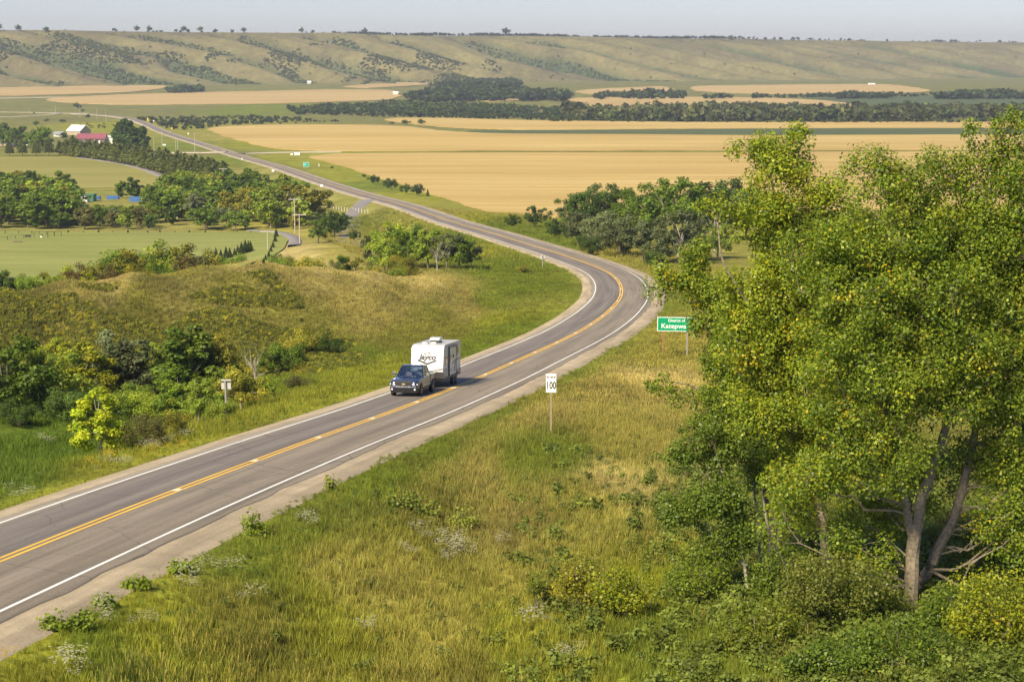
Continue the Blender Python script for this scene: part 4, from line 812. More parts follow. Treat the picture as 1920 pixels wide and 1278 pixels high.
# copse outside the bend
for px, py, h, sh, co, lab in [(962,428,26,'round','dark','smallest dark tree at the left end of the copse'),(1003,428,40,'round','dark','round dark tree second from the left of the copse'),(1040,448,38,'round','dark','dark bush tree in front of the copse'),(1085,462,62,'round','willow','grey green willow nearest the road in the copse'),(1128,470,72,'round','willow','broad willow in the copse'),(1160,482,78,'round','willow','wide grey willow in the copse'),(1205,492,72,'open','willow','willow with bare stems in the copse'),(1240,497,58,'round','willow','low willow by the bend'),(1268,495,92,'open','willow','pale tall willow in the copse'),(1300,490,80,'round','willow','pale willow beside the bare tree'),(1345,485,62,'round','light','pale green bush under the bare tree'),
        (1075,432,62,'round','dark','dark tree at the back left of the copse'),(1110,432,84,'round','dark','dark tall tree at the back of the copse'),(1150,436,88,'round','dark','dark tree with uneven top at the back of the copse'),(1185,442,84,'round','green','green tree at the back of the copse'),(1225,448,100,'round','green','tall green tree in the middle of the copse'),(1268,452,112,'round','green','tallest full green tree of the copse'),(1315,450,108,'round','dark','dark tree behind the bare one'),(1360,448,112,'round','dark','dark tall tree right of the bare one'),(1400,448,100,'round','dark','dark tree half behind the poplars'),(1445,450,90,'round','green','green tree behind the poplar spire'),(1340,478,105,'bare','olive','bare white tree standing in the copse'),(1175,478,40,'shrub','dark','dark undergrowth at the front of the copse'),(1110,478,36,'shrub','dark','dark undergrowth left at the front of the copse'),(1225,500,30,'shrub','dark','dark undergrowth at the road end of the copse')]:
    tp(px, py, h*1.12, sh, co, lab, 'copse outside the bend', 2, 1.15)
for px, py, h, sh, co, w, lab in [(700,346,19,'shrub','dark',1.,'first round dark bush at the field edge left to right'),(733,356,23,'shrub','dark',1.,'second and roundest dark bush at the field edge'),(762,364,20,'shrub','dark',1.,'third dark bush at the field edge'),(782,367,22,'shrub','dark',1.,'last and widest dark bush at the field edge'),(802,368,15,'spruce','dark',1.,'tiny upright tree beside the field edge bushes'),(623,317,6,'shrub','dark',1.,'tiny dark bush on the verge by the green sign'),(682,333,7,'shrub','dark',1.,'tiny dark bush left of the field edge bushes')]:
    tp(px, py, h, sh, co, lab, None, 1, w)
# wooded belt between the two mown fields
def in_poly(poly, x, y):
    c = False; n = len(poly)
    for i in range(n):
        (x0, y0), (x1, y1) = poly[i], poly[(i+1) % n]
        if (y0 > y) != (y1 > y) and x < (x1-x0)*(y-y0)/(y1-y0)+x0: c = not c
    return c
belt = [(-30,372),(60,368),(150,392),(200,402),(290,392),(330,372),(420,366),(520,378),(590,410),(585,428),(540,431),(440,432),(250,432),(100,430),(-30,428)]
g = np.random.default_rng(77); got = []; tries = 0
names_c = {'green':'mid green','light':'light green','olive':'olive green','bronze':'bronze','dark':'dark green','willow':'grey green'}
while len(got) < 190 and tries < 9000:
    tries += 1; px, py = g.uniform(-30, 590), g.uniform(362, 433)
    if not in_poly(belt, px, py): continue
    p = G(px, py)
    if any((p[0]-q[0])**2+((p[1]-q[1])*.8)**2 < 4.4**2 for q in got): continue
    got.append(p); co = g.choice(['green','green','light','light','olive','bronze','dark','dark','willow'], p=[.16,.16,.14,.12,.12,.07,.10,.08,.05]) if px > 280 else g.choice(['green','dark','olive','bronze','light','willow'], p=[.32,.24,.14,.12,.12,.06])
    front = py > 422; h = (4.5+3*g.random()) if front and g.random() < .6 else 8.+5.5*g.random()
    if 138 < px < 288: h = max(2., min(h, (py-386+5*g.random())*p[1]/F))
    tree('broadleaf_tree', p, h, 'round' if g.random() < .75 else 'tall', co, names_c[co]+(' low tree ' if h < 7.6 else ' tree ')+('in front of' if front else 'within')+' the wooded belt '+('at its left end' if px < 110 else 'left of the blue containers' if px < 200 else 'below the blue containers' if px < 300 else 'left of the pine row end' if px < 420 else 'beside the cross arm poles'), 'tree', 'trees of the wooded belt', fine=1, wide=1.2)
for px, py, h, co, lab in [(120,378,62,'green','tall pointed green tree standing above the wooded belt'),(229,372,38,'green','slim tree right of the blue containers'),(252,377,48,'dark','dark bluish tree by the blue containers'),(2,380,60,'dark','dark tree at the left edge above the belt'),(40,384,50,'bronze','bronze leaved tree left above the belt'),(95,378,48,'rust','rusty leaved tree left of the pointed one')]:
    tp(px, py, h, 'tall', co, lab, None, 1, 1.25)
tp(420,350,40,'round','dark','dark tree at the near end of the pine row',None,1,1.1); tp(556,372,34,'column','dark','single narrow dark tree by the wooded belt',None,1,1.3); tp(525,368,24,'round','dark','dark round tree at the belt by the small pole',None,1,1.2)
# pine row beside the farm track
row = [(112,291),(135,293),(160,297),(190,301),(225,307),(260,314),(290,321),(320,328),(350,335),(380,342),(400,347)]
pr = np.array([G(*q)[:2] for q in row]); sl_ = np.r_[0, np.cumsum(np.linalg.norm(np.diff(pr, axis=0), axis=1))]
k = 0
for off in (0, 5.5):
    for s_ in np.arange(0, sl_[-1], 5.8):
        x = np.interp(s_, sl_, pr[:, 0])+off*.5+random.uniform(-.8, .8); y = np.interp(s_, sl_, pr[:, 1])+off*2.2+random.uniform(-1.5, 1.5)
        tree('pine_tree', (x, y, float(gz(x, y))), random.uniform(9, 12.5), 'pine', 'pine', 'pine tree in the long windbreak row beside the farm track', 'pine', 'pines of the windbreak row', fine=0, wide=1.25)
for px in (18, 42, 68, 92): tp(px, 293, random.uniform(32, 42), 'pine', 'pine', 'lone pine of the spaced row before the farmyard', 'spaced pines before the farmyard', 1, 1.1)
for px, py, h in [(222,286,58),(233,290,66),(243,292,64),(254,294,62),(264,292,60),(270,296,54),(228,282,50)]: tp(px, py, h, 'column', 'dark', 'tall dark poplar in the group beside the highway', 'poplars beside the highway farm', 1, 1.3, name='poplar_tree')
for px, py, h, co, lab in [(5,275,48,'dark','dark farm tree at the left edge'),(22,276,42,'green','green farm tree second from the left edge'),(38,278,44,'dark','dark farm tree left of the wide round one'),(80,283,50,'green','wide round farm tree left of the barn'),(68,282,42,'green','green farm tree left of the wide round one'),(120,262,16,'dark','small dark tree by the farm sheds')]: tp(px, py, h, 'round', co, lab, None, 1, 1.)
# young spruces planted on the lawn
for px, py, h in [(405,487,24),(414,486,20),(424,487,26),(431,485,22),(440,482,18),(446,480,22),(453,478,26),(460,476,28),(466,474,24),(470,472,22)]: tp(px, py, h, 'spruce', 'spruce', 'young spruce in the dense group on the park lawn', 'young spruces at the lawn corner', 1, 1.2)
for px, py, h in [(498,490,14),(504,483,14),(508,474,14),(512,466,15),(516,455,16),(518,446,18),(494,496,14)]: tp(px, py, h, 'spruce', 'spruce', 'young spruce in the curved row along the foot path', 'young spruces along the path', 1, 1.3)
for px in (128,157,185,212,240,277,300,328,355,385,415,445,470): tp(px, 437+.5*random.random(), random.uniform(4, 8), 'spruce', 'spruce', 'tiny spruce in the line across the park lawn', 'spruce saplings across the lawn', 0, 1.4)
# far single bushes on the flat
for px, py, h, w, lab in [(67,236,10,1.2,'dark round bush on the flat left of the barn'),(88,229,7,1.2,'small dark bush beyond the barn left'),(118,230,7,1.6,'low dark bush beyond the barn'),(145,206,14,.9,'dark tree beside the highway bridge'),(155,210,6,1.2,'low bush behind the highway bridge'),(165,222,8,1.,'round bush in front of the highway bridge'),(64,214,4,1.,'tiny bush by the far access road'),(790,234,11,1.,'dark round bush between two grain fields'),(760,233,8,1.8,'low wide bush between two grain fields'),(735,233,5,1.6,'low bush left between the grain fields')]: tp(px, py, h, 'shrub', 'dark', lab, None, 1, w)

# ------------------------------------------------------------------ far woods (masses)
far_p = []
for i in range(4):
    P = clump_points(9, .42, .33, .52, 400+i, .6, .2); v, q, c = leaf_cloud(P, .16+.1*np.random.default_rng(i).random(9), 90, .26, [(1, 1, 1), (.8, .82, .8), (1.2, 1.15, 1.1)], 410+i, .9, .5, jit=.3)
    far_p.append(detached('far%d' % i, np_mesh('far_tree', v, q, c), LI))
def wood(name, polys, label, cat='woodland'):
    P = []; Sx = []; T = []; g = np.random.default_rng(len(name)*7)
    for poly, dens, h0, h1, tint in polys:
        w = np.array([G(*q)[:2] for q in poly]); mn, mx = w.min(0), w.max(0); n = int((mx-mn).prod()*dens)
        xy = mn+(mx-mn)*g.random((n, 2)); a = w; b_ = np.roll(w, -1, 0); X, Yv = xy[:, 0:1], xy[:, 1:2]
        k = (((a[:, 1] > Yv) != (b_[:, 1] > Yv)) & (X < (b_[:, 0]-a[:, 0])*(Yv-a[:, 1])/(b_[:, 1]-a[:, 1]+1e-12)+a[:, 0])).sum(1) % 2 == 1
        k &= (fbm(xy[:, 0]/35, xy[:, 1]/60, 301, 3) > .36); xy = xy[k]; n = len(xy)
        P.append(np.c_[xy, gz(xy[:, 0], xy[:, 1])-.3]); h = (h0+(h1-h0)*g.random(n))*(.6+.8*fbm(xy[:, 0]/30, xy[:, 1]/50, 305, 2)); Sx.append(np.c_[h*1.05, h*1.05, h])
        T.append(np.array(tint)*(.6+.8*g.random((n, 1)))*(1+.25*(g.random((n, 3))-.5)))
    P = np.concatenate(P); n = len(P)
    return gn_scatter(name, P, np.concatenate(Sx), np.c_[np.zeros((n, 2)), g.random(n)*6.28], np.concatenate(T), far_p, label, cat)
DG = (.062,.090,.027); OG = (.105,.120,.04); WG = (.12,.13,.052); MG = (.09,.122,.032)
wood('river_wood', [([(1060,218),(1300,216),(1600,216),(1920,214),(2150,213),(2150,229),(1700,229.5),(1300,229.5),(1080,227)], .011, 9, 16, OG), ([(1260,208),(1500,207),(1560,211),(1300,214)], .008, 8, 13, DG),
                    ([(1030,222),(1400,222.5),(2150,222),(2150,230.5),(1400,231),(1030,229)], .012, 3, 6, MG)], 'band of mixed trees along the river right of centre')
wood('willow_scrub', [([(540,206),(640,198),(760,195),(900,199),(1080,207),(1090,225),(980,226),(860,223),(720,220),(640,217),(545,215)], .010, 3.5, 7.5, DG), ([(700,196),(900,200),(1000,210),(760,213)], .006, 5, 9, MG)], 'low dark willow scrub along the river left of centre')
wood('bottom_wood', [([(755,186),(800,174),(860,171),(960,175),(1070,184),(1060,190),(900,191),(800,193)], .010, 9, 15, DG), ([(1105,184),(1180,178),(1290,181),(1280,186),(1120,188)], .008, 7, 12, DG), ([(1320,184),(1500,181),(1760,179.5),(1760,182),(1500,184),(1320,187)], .009, 4, 9, DG), ([(1755,182),(1920,181),(2150,180),(2150,187),(1900,187),(1755,188)], .012, 9, 13, DG), ([(1570,183),(1670,182),(1670,186),(1570,187)], .012, 9, 13, DG),
                     ([(800,163),(870,157),(960,156),(975,162),(880,166)], .008, 7, 12, DG), ([(840,148),(900,146),(920,150),(850,153)], .008, 7, 12, DG), ([(310,172),(360,168),(385,171),(360,176),(320,176)], .010, 7, 11, DG)], 'dark blocks of trees on the far valley floor')
wood('roadside_scrub', [([(258,226),(300,221),(420,219),(540,223),(640,229),(560,232),(420,236),(380,243),(340,246),(300,238)], .008, 2, 4.5, DG), ([(140,233),(240,232),(250,240),(150,241)], .006, 1.2, 2.5, OG)], 'low green scrub on the flat beside the highway')
# hillside scrub and the trees along the rim
g = np.random.default_rng(99); n = 240000; t = g.uniform(-500, 4200, n); q = g.uniform(5, 640, n); _, g1_, g2_, s_ = hill(t, q)
lf = 1-smooth((t-700)/1900)
prob = smooth((.50+.22*lf-g1_)/.25+.35*g2_+.9*(fbm(t/130, q/110, 91, 4)-.5))*(.32+.53*lf)*np.clip(4*s_*(1-s_)+.15, 0, 1)+.35*lf*smooth((fbm(t/200, q/120, 93, 3)-.52)*8)*(s_ < .75)
k = (g.random(n) < .9*smooth((prob-.22)*9)+.003); t, q, s_ = t[k], q[k], s_[k]; P = hill_pt(t, q); n = len(P); h = (1.8+2.9*g.random(n))*(.7+.6*fbm(t/60, q/60, 7, 2))
tn = np.where((g.random((n, 1)) < .25+.25*fbm(t/120, q/120, 13, 2)[:, None]*1.0), np.array([[.19,.205,.042]]), np.array([[.115,.145,.04]]))
gn_scatter('hillside_scrub', P-[0, 0, .3], np.c_[h*1.3, h*1.3, h], np.c_[np.zeros((n, 2)), g.random(n)*6.28], tn*(.7+.6*g.random((n, 1))), far_p, 'green scrub filling the gullies of the far hillside', 'woodland')
n = 2200; t = g.uniform(500, 3600, n); q = 600+g.random(n)*120+20*g.random(n); dn = smooth((t-1000)/250)*(1-smooth((t-2350)/250))+.12
k = g.random(n) < dn*smooth((fbm(t/45, t*0, 17, 3)-.36)*6); t, q = t[k], q[k]; P = hill_pt(t, q); n = len(P); h = 4+6*g.random(n)
gn_scatter('rim_trees', P-[0, 0, .3], np.c_[h, h, h], np.c_[np.zeros((n, 2)), g.random(n)*6.28], np.array([.045,.062,.024])*(.7+.6*g.random((n, 1))), far_p, 'line of small dark trees along the far valley rim', 'woodland')
def rim(px, h, lab, w=1.1, q0=585):
    lo, hi = -600, 4300
    for _ in range(50):
        mid = (lo+hi)/2; P = hill_pt(mid, q0)
        if P[0]/P[1] < (px-960)/F: lo = mid
        else: hi = mid
    P = hill_pt(mid, q0); tree('broadleaf_tree', P, h, 'round', 'dark', lab, 'tree', None, fine=0, wide=w)
for px, h, lab in [(8,16,'dark tree clump on the rim at the left edge'),(45,13,'dark tree alone on the rim second from the left'),(97,12,'round dark tree alone on the rim third from the left'),(265,13,'rim tree above the gully left of the centre spur'),(288,13,'rim tree right of the gully tree'),(352,14,'tree on the rim above the wooded gully'),(382,13,'second tree on the rim above the wooded gully'),(463,12,'pair tree standing free on the rim'),(570,13,'tree leading the rim wood from the left'),(687,15,'round tree on the rim before the tree line'),(949,20,'tallest tree rising from the rim tree line'),(1365,12,'wide dark tree on the rim right of centre'),(1775,10,'small dark tree on the far right of the rim')]: rim(px, h, lab)
# ------------------------------------------------------------------ pickup and trailer
def car_paint(name, c, rough=.25, metal=.3):
    m, nt, b = new_mat(name); f = noise(nt, objc(nt), 3., 4)
    L(nt, mixc(nt, f, c, tuple(x*1.35+.002 for x in c)), b.inputs['Base Color']); b.inputs['Metallic'].default_value = metal; b.inputs['Roughness'].default_value = rough
    b.inputs['Coat Weight'].default_value = 1.; b.inputs['Coat Roughness'].default_value = .04; return m
def glass_mat(name, tint, refl=.16):
    m, nt, b = new_mat(name); nt.nodes.remove(b); tr = nt.nodes.new('ShaderNodeBsdfTransparent'); tr.inputs[0].default_value = (*tint, 1)
    gl = nt.nodes.new('ShaderNodeBsdfGlossy'); gl.inputs['Roughness'].default_value = .03; f = noise(nt, objc(nt), 2., 2)
    lw = nt.nodes.new('ShaderNodeLayerWeight'); lw.inputs[0].default_value = .35; mx = nt.nodes.new('ShaderNodeMixShader')
    mr = nt.nodes.new('ShaderNodeMapRange'); mr.inputs[3].default_value = refl; mr.inputs[4].default_value = .85; L(nt, lw.outputs['Facing'], mr.inputs[0])
    L(nt, mr.outputs[0], mx.inputs[0]); L(nt, tr.outputs[0], mx.inputs[1]); L(nt, gl.outputs[0], mx.inputs[2]); L(nt, mx.outputs[0], nt.nodes['Material Output'].inputs[0]); return m
def lamp_mat(name, c, e):
    m, nt, b = new_mat(name); b.inputs['Base Color'].default_value = (*c, 1); b.inputs['Emission Color'].default_value = (*c, 1); b.inputs['Emission Strength'].default_value = e; b.inputs['Roughness'].default_value = .15
    f = noise(nt, objc(nt), 20., 2); L(nt, mixc(nt, f, c, tuple(x*.85 for x in c)), b.inputs['Base Color']); return m
M['navy'] = car_paint('navy_car_paint', (.010, .017, .042)); M['black'] = simple('black_plastic', (.012, .012, .013), (.02, .02, .022), 9, .5); M['rubber'] = simple('tyre_rubber', (.016, .016, .016), (.03, .028, .025), 6, .85, bumps=.3)
M['chrome'] = simple('chrome', (.75, .75, .76), (.6, .6, .62), 2, .12, 1.); M['alloy'] = simple('alloy_rim', (.52, .52, .54), (.4, .4, .42), 4, .28, .85); M['glass'] = glass_mat('car_glass', (.72, .80, .84), .12); M['dark_glass'] = simple('dark_window', (.02, .022, .026), (.03, .03, .03), 2, .06, coat=1.)
M['brown_reflection_glass'] = simple('window_painted_reflection', (.09, .06, .035), (.05, .035, .025), 3, .08, coat=1.); M['lamp'] = lamp_mat('headlight_lit', (1., .93, .95), .55); M['grey_cloth'] = simple('seat_cloth', (.16, .15, .14), None, 12, .9)  # window brown stands for a reflection, painted into the base colour
M['white_shell'] = simple('white_fibreglass', (.60, .60, .60), (.55, .55, .55), 1.5, .28, coat=.5); M['side_skin'] = simple('pale_grey_side_skin', (.62, .62, .60), (.55, .55, .54), 2, .35, coat=.3); M['skirt'] = simple('grey_lower_skin', (.42, .42, .42), (.36, .36, .36), 2, .4); M['band'] = simple('dark_grey_band', (.13, .125, .12), (.09, .09, .088), 4, .5); M['graphic'] = simple('charcoal_graphic', (.035, .037, .042), (.05, .05, .055), 5, .45); M['silver_graphic'] = simple('silver_graphic', (.13, .135, .15), (.10, .105, .12), 4, .4); M['steel'] = simple('steel_frame', (.05, .05, .052), (.08, .075, .07), 6, .6, .3); M['gold'] = simple('gold_emblem', (.75, .55, .22), (.8, .65, .35), 4, .3, .6)
def ring(y, hw, zb, zt, r=.10):
    P = []
    for cx, cz, a0 in ((hw-r, zt-r, 0), (-hw+r, zt-r, 90), (-hw+r, zb+r, 180), (hw-r, zb+r, 270)):
        for k in range(4):
            a = R_(a0+30*k); P.append((cx+r*math.cos(a), y, cz+r*math.sin(a)))
    return P
def wheel(parent, x, y, r, w, side, spokes=5, name='wheel'):
    e = empty(name, (x, y, r), 0, parent)
    MB().lathe([(r*.60, -w/2), (r*.93, -w/2), (r, -w*.36), (r, w*.36), (r*.93, w/2), (r*.60, w/2)], 'x', n=28).build('tyre', M['rubber'], e, smooth_shade=True)
    f = side*w/2
    rim = MB().lathe([(r*.62, f*.55), (r*.66, f*1.0), (r*.60, f*1.02), (r*.56, f*.70), (.02, f*.66)], 'x', n=28)
    for k in range(spokes):
        a = 2*math.pi*k/spokes; d = (math.cos(a), math.sin(a)); t = (-d[1], d[0]); r0, r1, hw = r*.10, r*.60, r*.085
        q = [(d[0]*rr+t[0]*s*hw, d[1]*rr+t[1]*s*hw) for rr, s in ((r0, -1), (r1, -1), (r1, 1), (r0, 1))]
        rim.hexa([(f*.72, *p) for p in q], [(f*1.0, *p) for p in q])
    rim.lathe([(r*.14, f*.7), (r*.14, f*1.04), (r*.05, f*1.08)], 'x', n=12)
    rim.build('rim', M['alloy'], e, smooth_shade=True)
    return e
def text_mesh(body, size, mat, name, parent, loc, rot, bold=0., shear=0., ext=.006, sx=1., align='CENTER'):
    cu = bpy.data.curves.new('txt', 'FONT'); cu.body = body; cu.size = size; cu.align_x = align; cu.align_y = 'CENTER'; cu.offset = bold; cu.shear = shear; cu.extrude = ext; cu.resolution_u = 3
    t = bpy.data.objects.new('txt', cu); COL.objects.link(t); dg = bpy.context.evaluated_depsgraph_get(); me = bpy.data.meshes.new_from_object(t.evaluated_get(dg)); bpy.data.objects.remove(t); bpy.data.curves.remove(cu)
    o = link(name, me, mat, parent); o.location = loc; o.rotation_euler = rot; o.scale = (sx, 1, 1); return o

def pickup(loc, rz, pitch):
    e = empty('pickup_truck', loc, rz); e.scale = (1.05, 1.02, 1.07); e.rotation_euler = (pitch, 0, rz); tag(e, 'dark blue pickup towing the white trailer up the road', 'pickup truck')
    nose = MB().loft([ring(-2.90,.84,.60,1.00,.12), ring(-2.84,.95,.52,1.06,.12), ring(-2.62,1.0,.48,1.10,.11), ring(-2.2,1.01,.46,1.15,.10), ring(-1.4,1.01,.46,1.20,.09), ring(-.98,1.01,.46,1.23,.07)]).build('front_body', M['navy'], e, smooth_shade=True)
    MB().loft([ring(-2.80,.70,.98,1.085,.04), ring(-2.4,.78,1.05,1.155,.05), ring(-1.5,.82,1.1,1.235,.05), ring(-1.02,.84,1.15,1.26,.05)]).build('hood', M['navy'], e, smooth_shade=True)
    MB().box(-.60,.60,-2.875,-2.78,1.035,1.075).build('hood_lip', M['black'], e, .01)
    MB().loft([ring(1.18,1.0,.50,1.28,.07), ring(1.5,1.01,.48,1.31,.07), ring(2.8,1.0,.50,1.32,.07), ring(2.92,.97,.55,1.30,.07)]).build('cargo_bed', M['navy'], e, smooth_shade=True)
    MB().box(-.86,.86,1.25,2.84,1.30,1.345).build('bed_cover', M['black'], e, .02)
    MB().box(-.98,.98,-.97,1.17,.44,.58).build('cab_floor', M['black'], e)
    for s in (-1, 1):
        for y0, y1 in ((-.96, .12), (.14, 1.16)):
            d = MB().hexa([(s*.99,y0,.56),(s*.99,y1,.56),(s*.93,y1,.56),(s*.93,y0,.56)], [(s*.965,y0,1.25),(s*.965,y1,1.25),(s*.90,y1,1.25),(s*.90,y0,1.25)])
            d.v[0] = (s*1.0,y0,.56); d = d.build('door', M['navy'], e, .015)
            MB().box(s*1.0-.02,s*1.0+.02,y1-.30,y1-.08,1.06,1.10).build('door_handle', M['chrome'], d, .01)
        MB().box(s*1.005-.015,s*1.005+.015,-.95,1.15,.60,.66).build('side_trim', M['chrome'], e, .008)
        MB().hexa([(s*.965,-.98,1.24),(s*.88,-.98,1.24),(s*.88,-.86,1.24),(s*.965,-.86,1.24)], [(s*.76,-.34,1.88),(s*.69,-.34,1.88),(s*.69,-.22,1.88),(s*.76,-.22,1.88)]).build('front_pillar', M['navy'], e)
        MB().hexa([(s*.965,.09,1.24),(s*.91,.09,1.24),(s*.91,.18,1.24),(s*.965,.18,1.24)], [(s*.765,.12,1.88),(s*.71,.12,1.88),(s*.71,.19,1.88),(s*.765,.19,1.88)]).build('middle_pillar', M['black'], e)
        MB().hexa([(s*.965,.98,1.24),(s*.88,.98,1.24),(s*.88,1.18,1.24),(s*.965,1.18,1.24)], [(s*.765,.84,1.88),(s*.69,.84,1.88),(s*.69,1.0,1.88),(s*.765,1.0,1.88)]).build('rear_pillar', M['navy'], e)
        for yb0, yb1, yt0, yt1 in ((-.85,.09,-.25,.12), (.18,.98,.19,.84)):
            MB().hexa([(s*.948,yb0,1.25),(s*.948,yb1,1.25),(s*.94,yb1,1.25),(s*.94,yb0,1.25)], [(s*.752,yt0,1.87),(s*.752,yt1,1.87),(s*.744,yt1,1.87),(s*.744,yt0,1.87)]).build('side_window', M['glass'], e)
        MB().loft([[(s*x,y,z) for x, y, z in ((1.02,-.72,1.30),(1.02,-.60,1.30),(1.02,-.60,1.36),(1.02,-.72,1.36))], [(s*x,y,z) for x, y, z in ((1.10,-.80,1.27),(1.10,-.62,1.27),(1.10,-.62,1.50),(1.10,-.80,1.50))], [(s*x,y,z) for x, y, z in ((1.32,-.80,1.29),(1.32,-.66,1.29),(1.32,-.66,1.47),(1.32,-.80,1.47))]]).build('mirror', M['chrome'], e, .03)
        lb = MB().hexa([(s*.60,-2.915,.80),(s*.97,-2.80,.83),(s*.985,-2.56,.86),(s*.60,-2.6,.80)], [(s*.60,-2.90,1.00),(s*.96,-2.78,1.02),(s*.98,-2.50,1.04),(s*.60,-2.6,1.0)]).build('headlight', M['black'], e, .015)
        MB().hexa([(s*.61,-2.945,.79),(s*.97,-2.845,.815),(s*.97,-2.80,.815),(s*.61,-2.9,.79)], [(s*.61,-2.945,.85),(s*.97,-2.845,.875),(s*.97,-2.80,.875),(s*.61,-2.9,.85)]).build('light_bar', M['lamp'], lb, .01)
        MB().hexa([(s*.66,-2.93,.90),(s*.94,-2.83,.92),(s*.94,-2.78,.92),(s*.66,-2.88,.90)], [(s*.66,-2.925,.985),(s*.94,-2.825,1.0),(s*.94,-2.78,1.0),(s*.66,-2.88,.985)]).build('lens', M['lamp'], lb, .02)
        MB().lathe([(.045,-2.965),(.05,-2.985),(.03,-2.995)], 'y', (s*.80,0,.50), 14).build('fog_light', M['lamp'], e)
        for wy in (-1.88, 1.82):
            MB().lathe([(.50, s*.86), (.50, s*1.016), (.46, s*1.02)], 'x', (0, wy, .43), 26).build('wheel_well', M['black'], e)
            wheel(e, s*.93, wy, .41, .28, s)
    MB().hexa([(-.9,-1.0,1.235),(.9,-1.0,1.235),(.9,-.985,1.235),(-.9,-.985,1.235)], [(-.71,-.33,1.875),(.71,-.33,1.875),(.71,-.315,1.875),(-.71,-.315,1.875)]).build('windshield', M['glass'], e)
    MB().hexa([(-.88,1.13,1.25),(.88,1.13,1.25),(.88,1.14,1.25),(-.88,1.14,1.25)], [(-.70,.96,1.875),(.70,.96,1.875),(.70,.97,1.875),(-.70,.97,1.875)]).build('rear_window', M['glass'], e)
    MB().loft([ring(-.36,.70,1.855,1.90,.02), ring(-.2,.76,1.865,1.945,.035), ring(.3,.77,1.87,1.965,.04), ring(.85,.76,1.865,1.945,.035), ring(1.0,.70,1.855,1.90,.02)]).build('roof', M['navy'], e, smooth_shade=True)
    MB().prism([(-1.0,1.2),(-.98,1.235),(-.72,1.24),(-.55,1.16),(-.55,.95),(-.97,.95)], 'x', -.9, .9).build('dashboard', M['black'], e, .01)
    MB().box(-.12,.12,-.42,-.36,1.70,1.78).build('rear_view_mirror', M['black'], e, .01)
    for x in (-.42, .42):
        st_ = MB().prism([(-.35,.75),(-.30,.9),(.18,.86),(.30,.86),(.22,.74)], 'x', x-.27, x+.27).build('seat', M['grey_cloth'], e, .04)
        MB().prism([(.16,.86),(.30,.86),(.46,1.44),(.36,1.46)], 'x', x-.26, x+.26).build('seat_back', M['grey_cloth'], st_, .04); MB().box(x-.13,x+.13,.37,.47,1.48,1.64).build('head_rest', M['grey_cloth'], st_, .03)
    MB().lathe([(.17,-.012),(.20,-.02),(.205,0),(.20,.02),(.17,.012)], 'y', (.42,-.52,1.20), 22).build('steering_wheel', M['black'], e)
    gr_ = MB().hexa([(-.58,-2.945,.70),(.58,-2.945,.70),(.58,-2.85,.70),(-.58,-2.85,.70)], [(-.60,-2.93,1.02),(.60,-2.93,1.02),(.60,-2.85,1.02),(-.60,-2.85,1.02)]).build('grille', M['black'], e, .015)
    for k in range(6): MB().box(-.57,.57,-2.962,-2.945,.725+k*.047,.742+k*.047).build('grille_bar', M['steel'], gr_)
    for k in range(13): MB().box(-.54+k*.09-.006,-.54+k*.09+.006,-2.957,-2.945,.715,1.005).build('grille_bar', M['steel'], gr_)
    MB().prism([(-.13,.83),(-.045,.84),(-.055,.815),(.05,.815),(.045,.84),(.13,.83),(.12,.885),(.05,.878),(.055,.902),(-.045,.902),(-.055,.878),(-.12,.885)], 'y', -2.985, -2.96).build('emblem', M['gold'], gr_)
    MB().hexa([(-.93,-2.97,.60),(.93,-2.97,.60),(.99,-2.62,.60),(-.99,-2.62,.60)], [(-.90,-2.95,.70),(.90,-2.95,.70),(.98,-2.62,.70),(-.98,-2.62,.70)]).build('bumper_bar', M['navy'], e, .02)
    MB().box(-.55,.55,-2.985,-2.96,.62,.66).build('bumper_strip', M['silver_graphic'], e, .006)
    MB().hexa([(-.90,-2.88,.26),(.90,-2.88,.26),(.97,-2.55,.26),(-.97,-2.55,.26)], [(-.95,-2.97,.60),(.95,-2.97,.60),(1.0,-2.6,.60),(-1.0,-2.6,.60)]).build('lower_bumper', M['black'], e, .02)
    MB().box(-.85,.85,2.9,3.06,.50,.66).build('rear_bumper', M['chrome'], e, .02)
    MB().tube([(-.6,-2.4,.42),(-.6,2.8,.42)], .06, 6).tube([(.6,-2.4,.42),(.6,2.8,.42)], .06, 6).tube([(-.8,-1.88,.41),(.8,-1.88,.41)], .05, 6).tube([(-.8,1.82,.41),(.8,1.82,.41)], .07, 6).build('chassis', M['steel'], e)['kind'] = 'stuff'
    return e
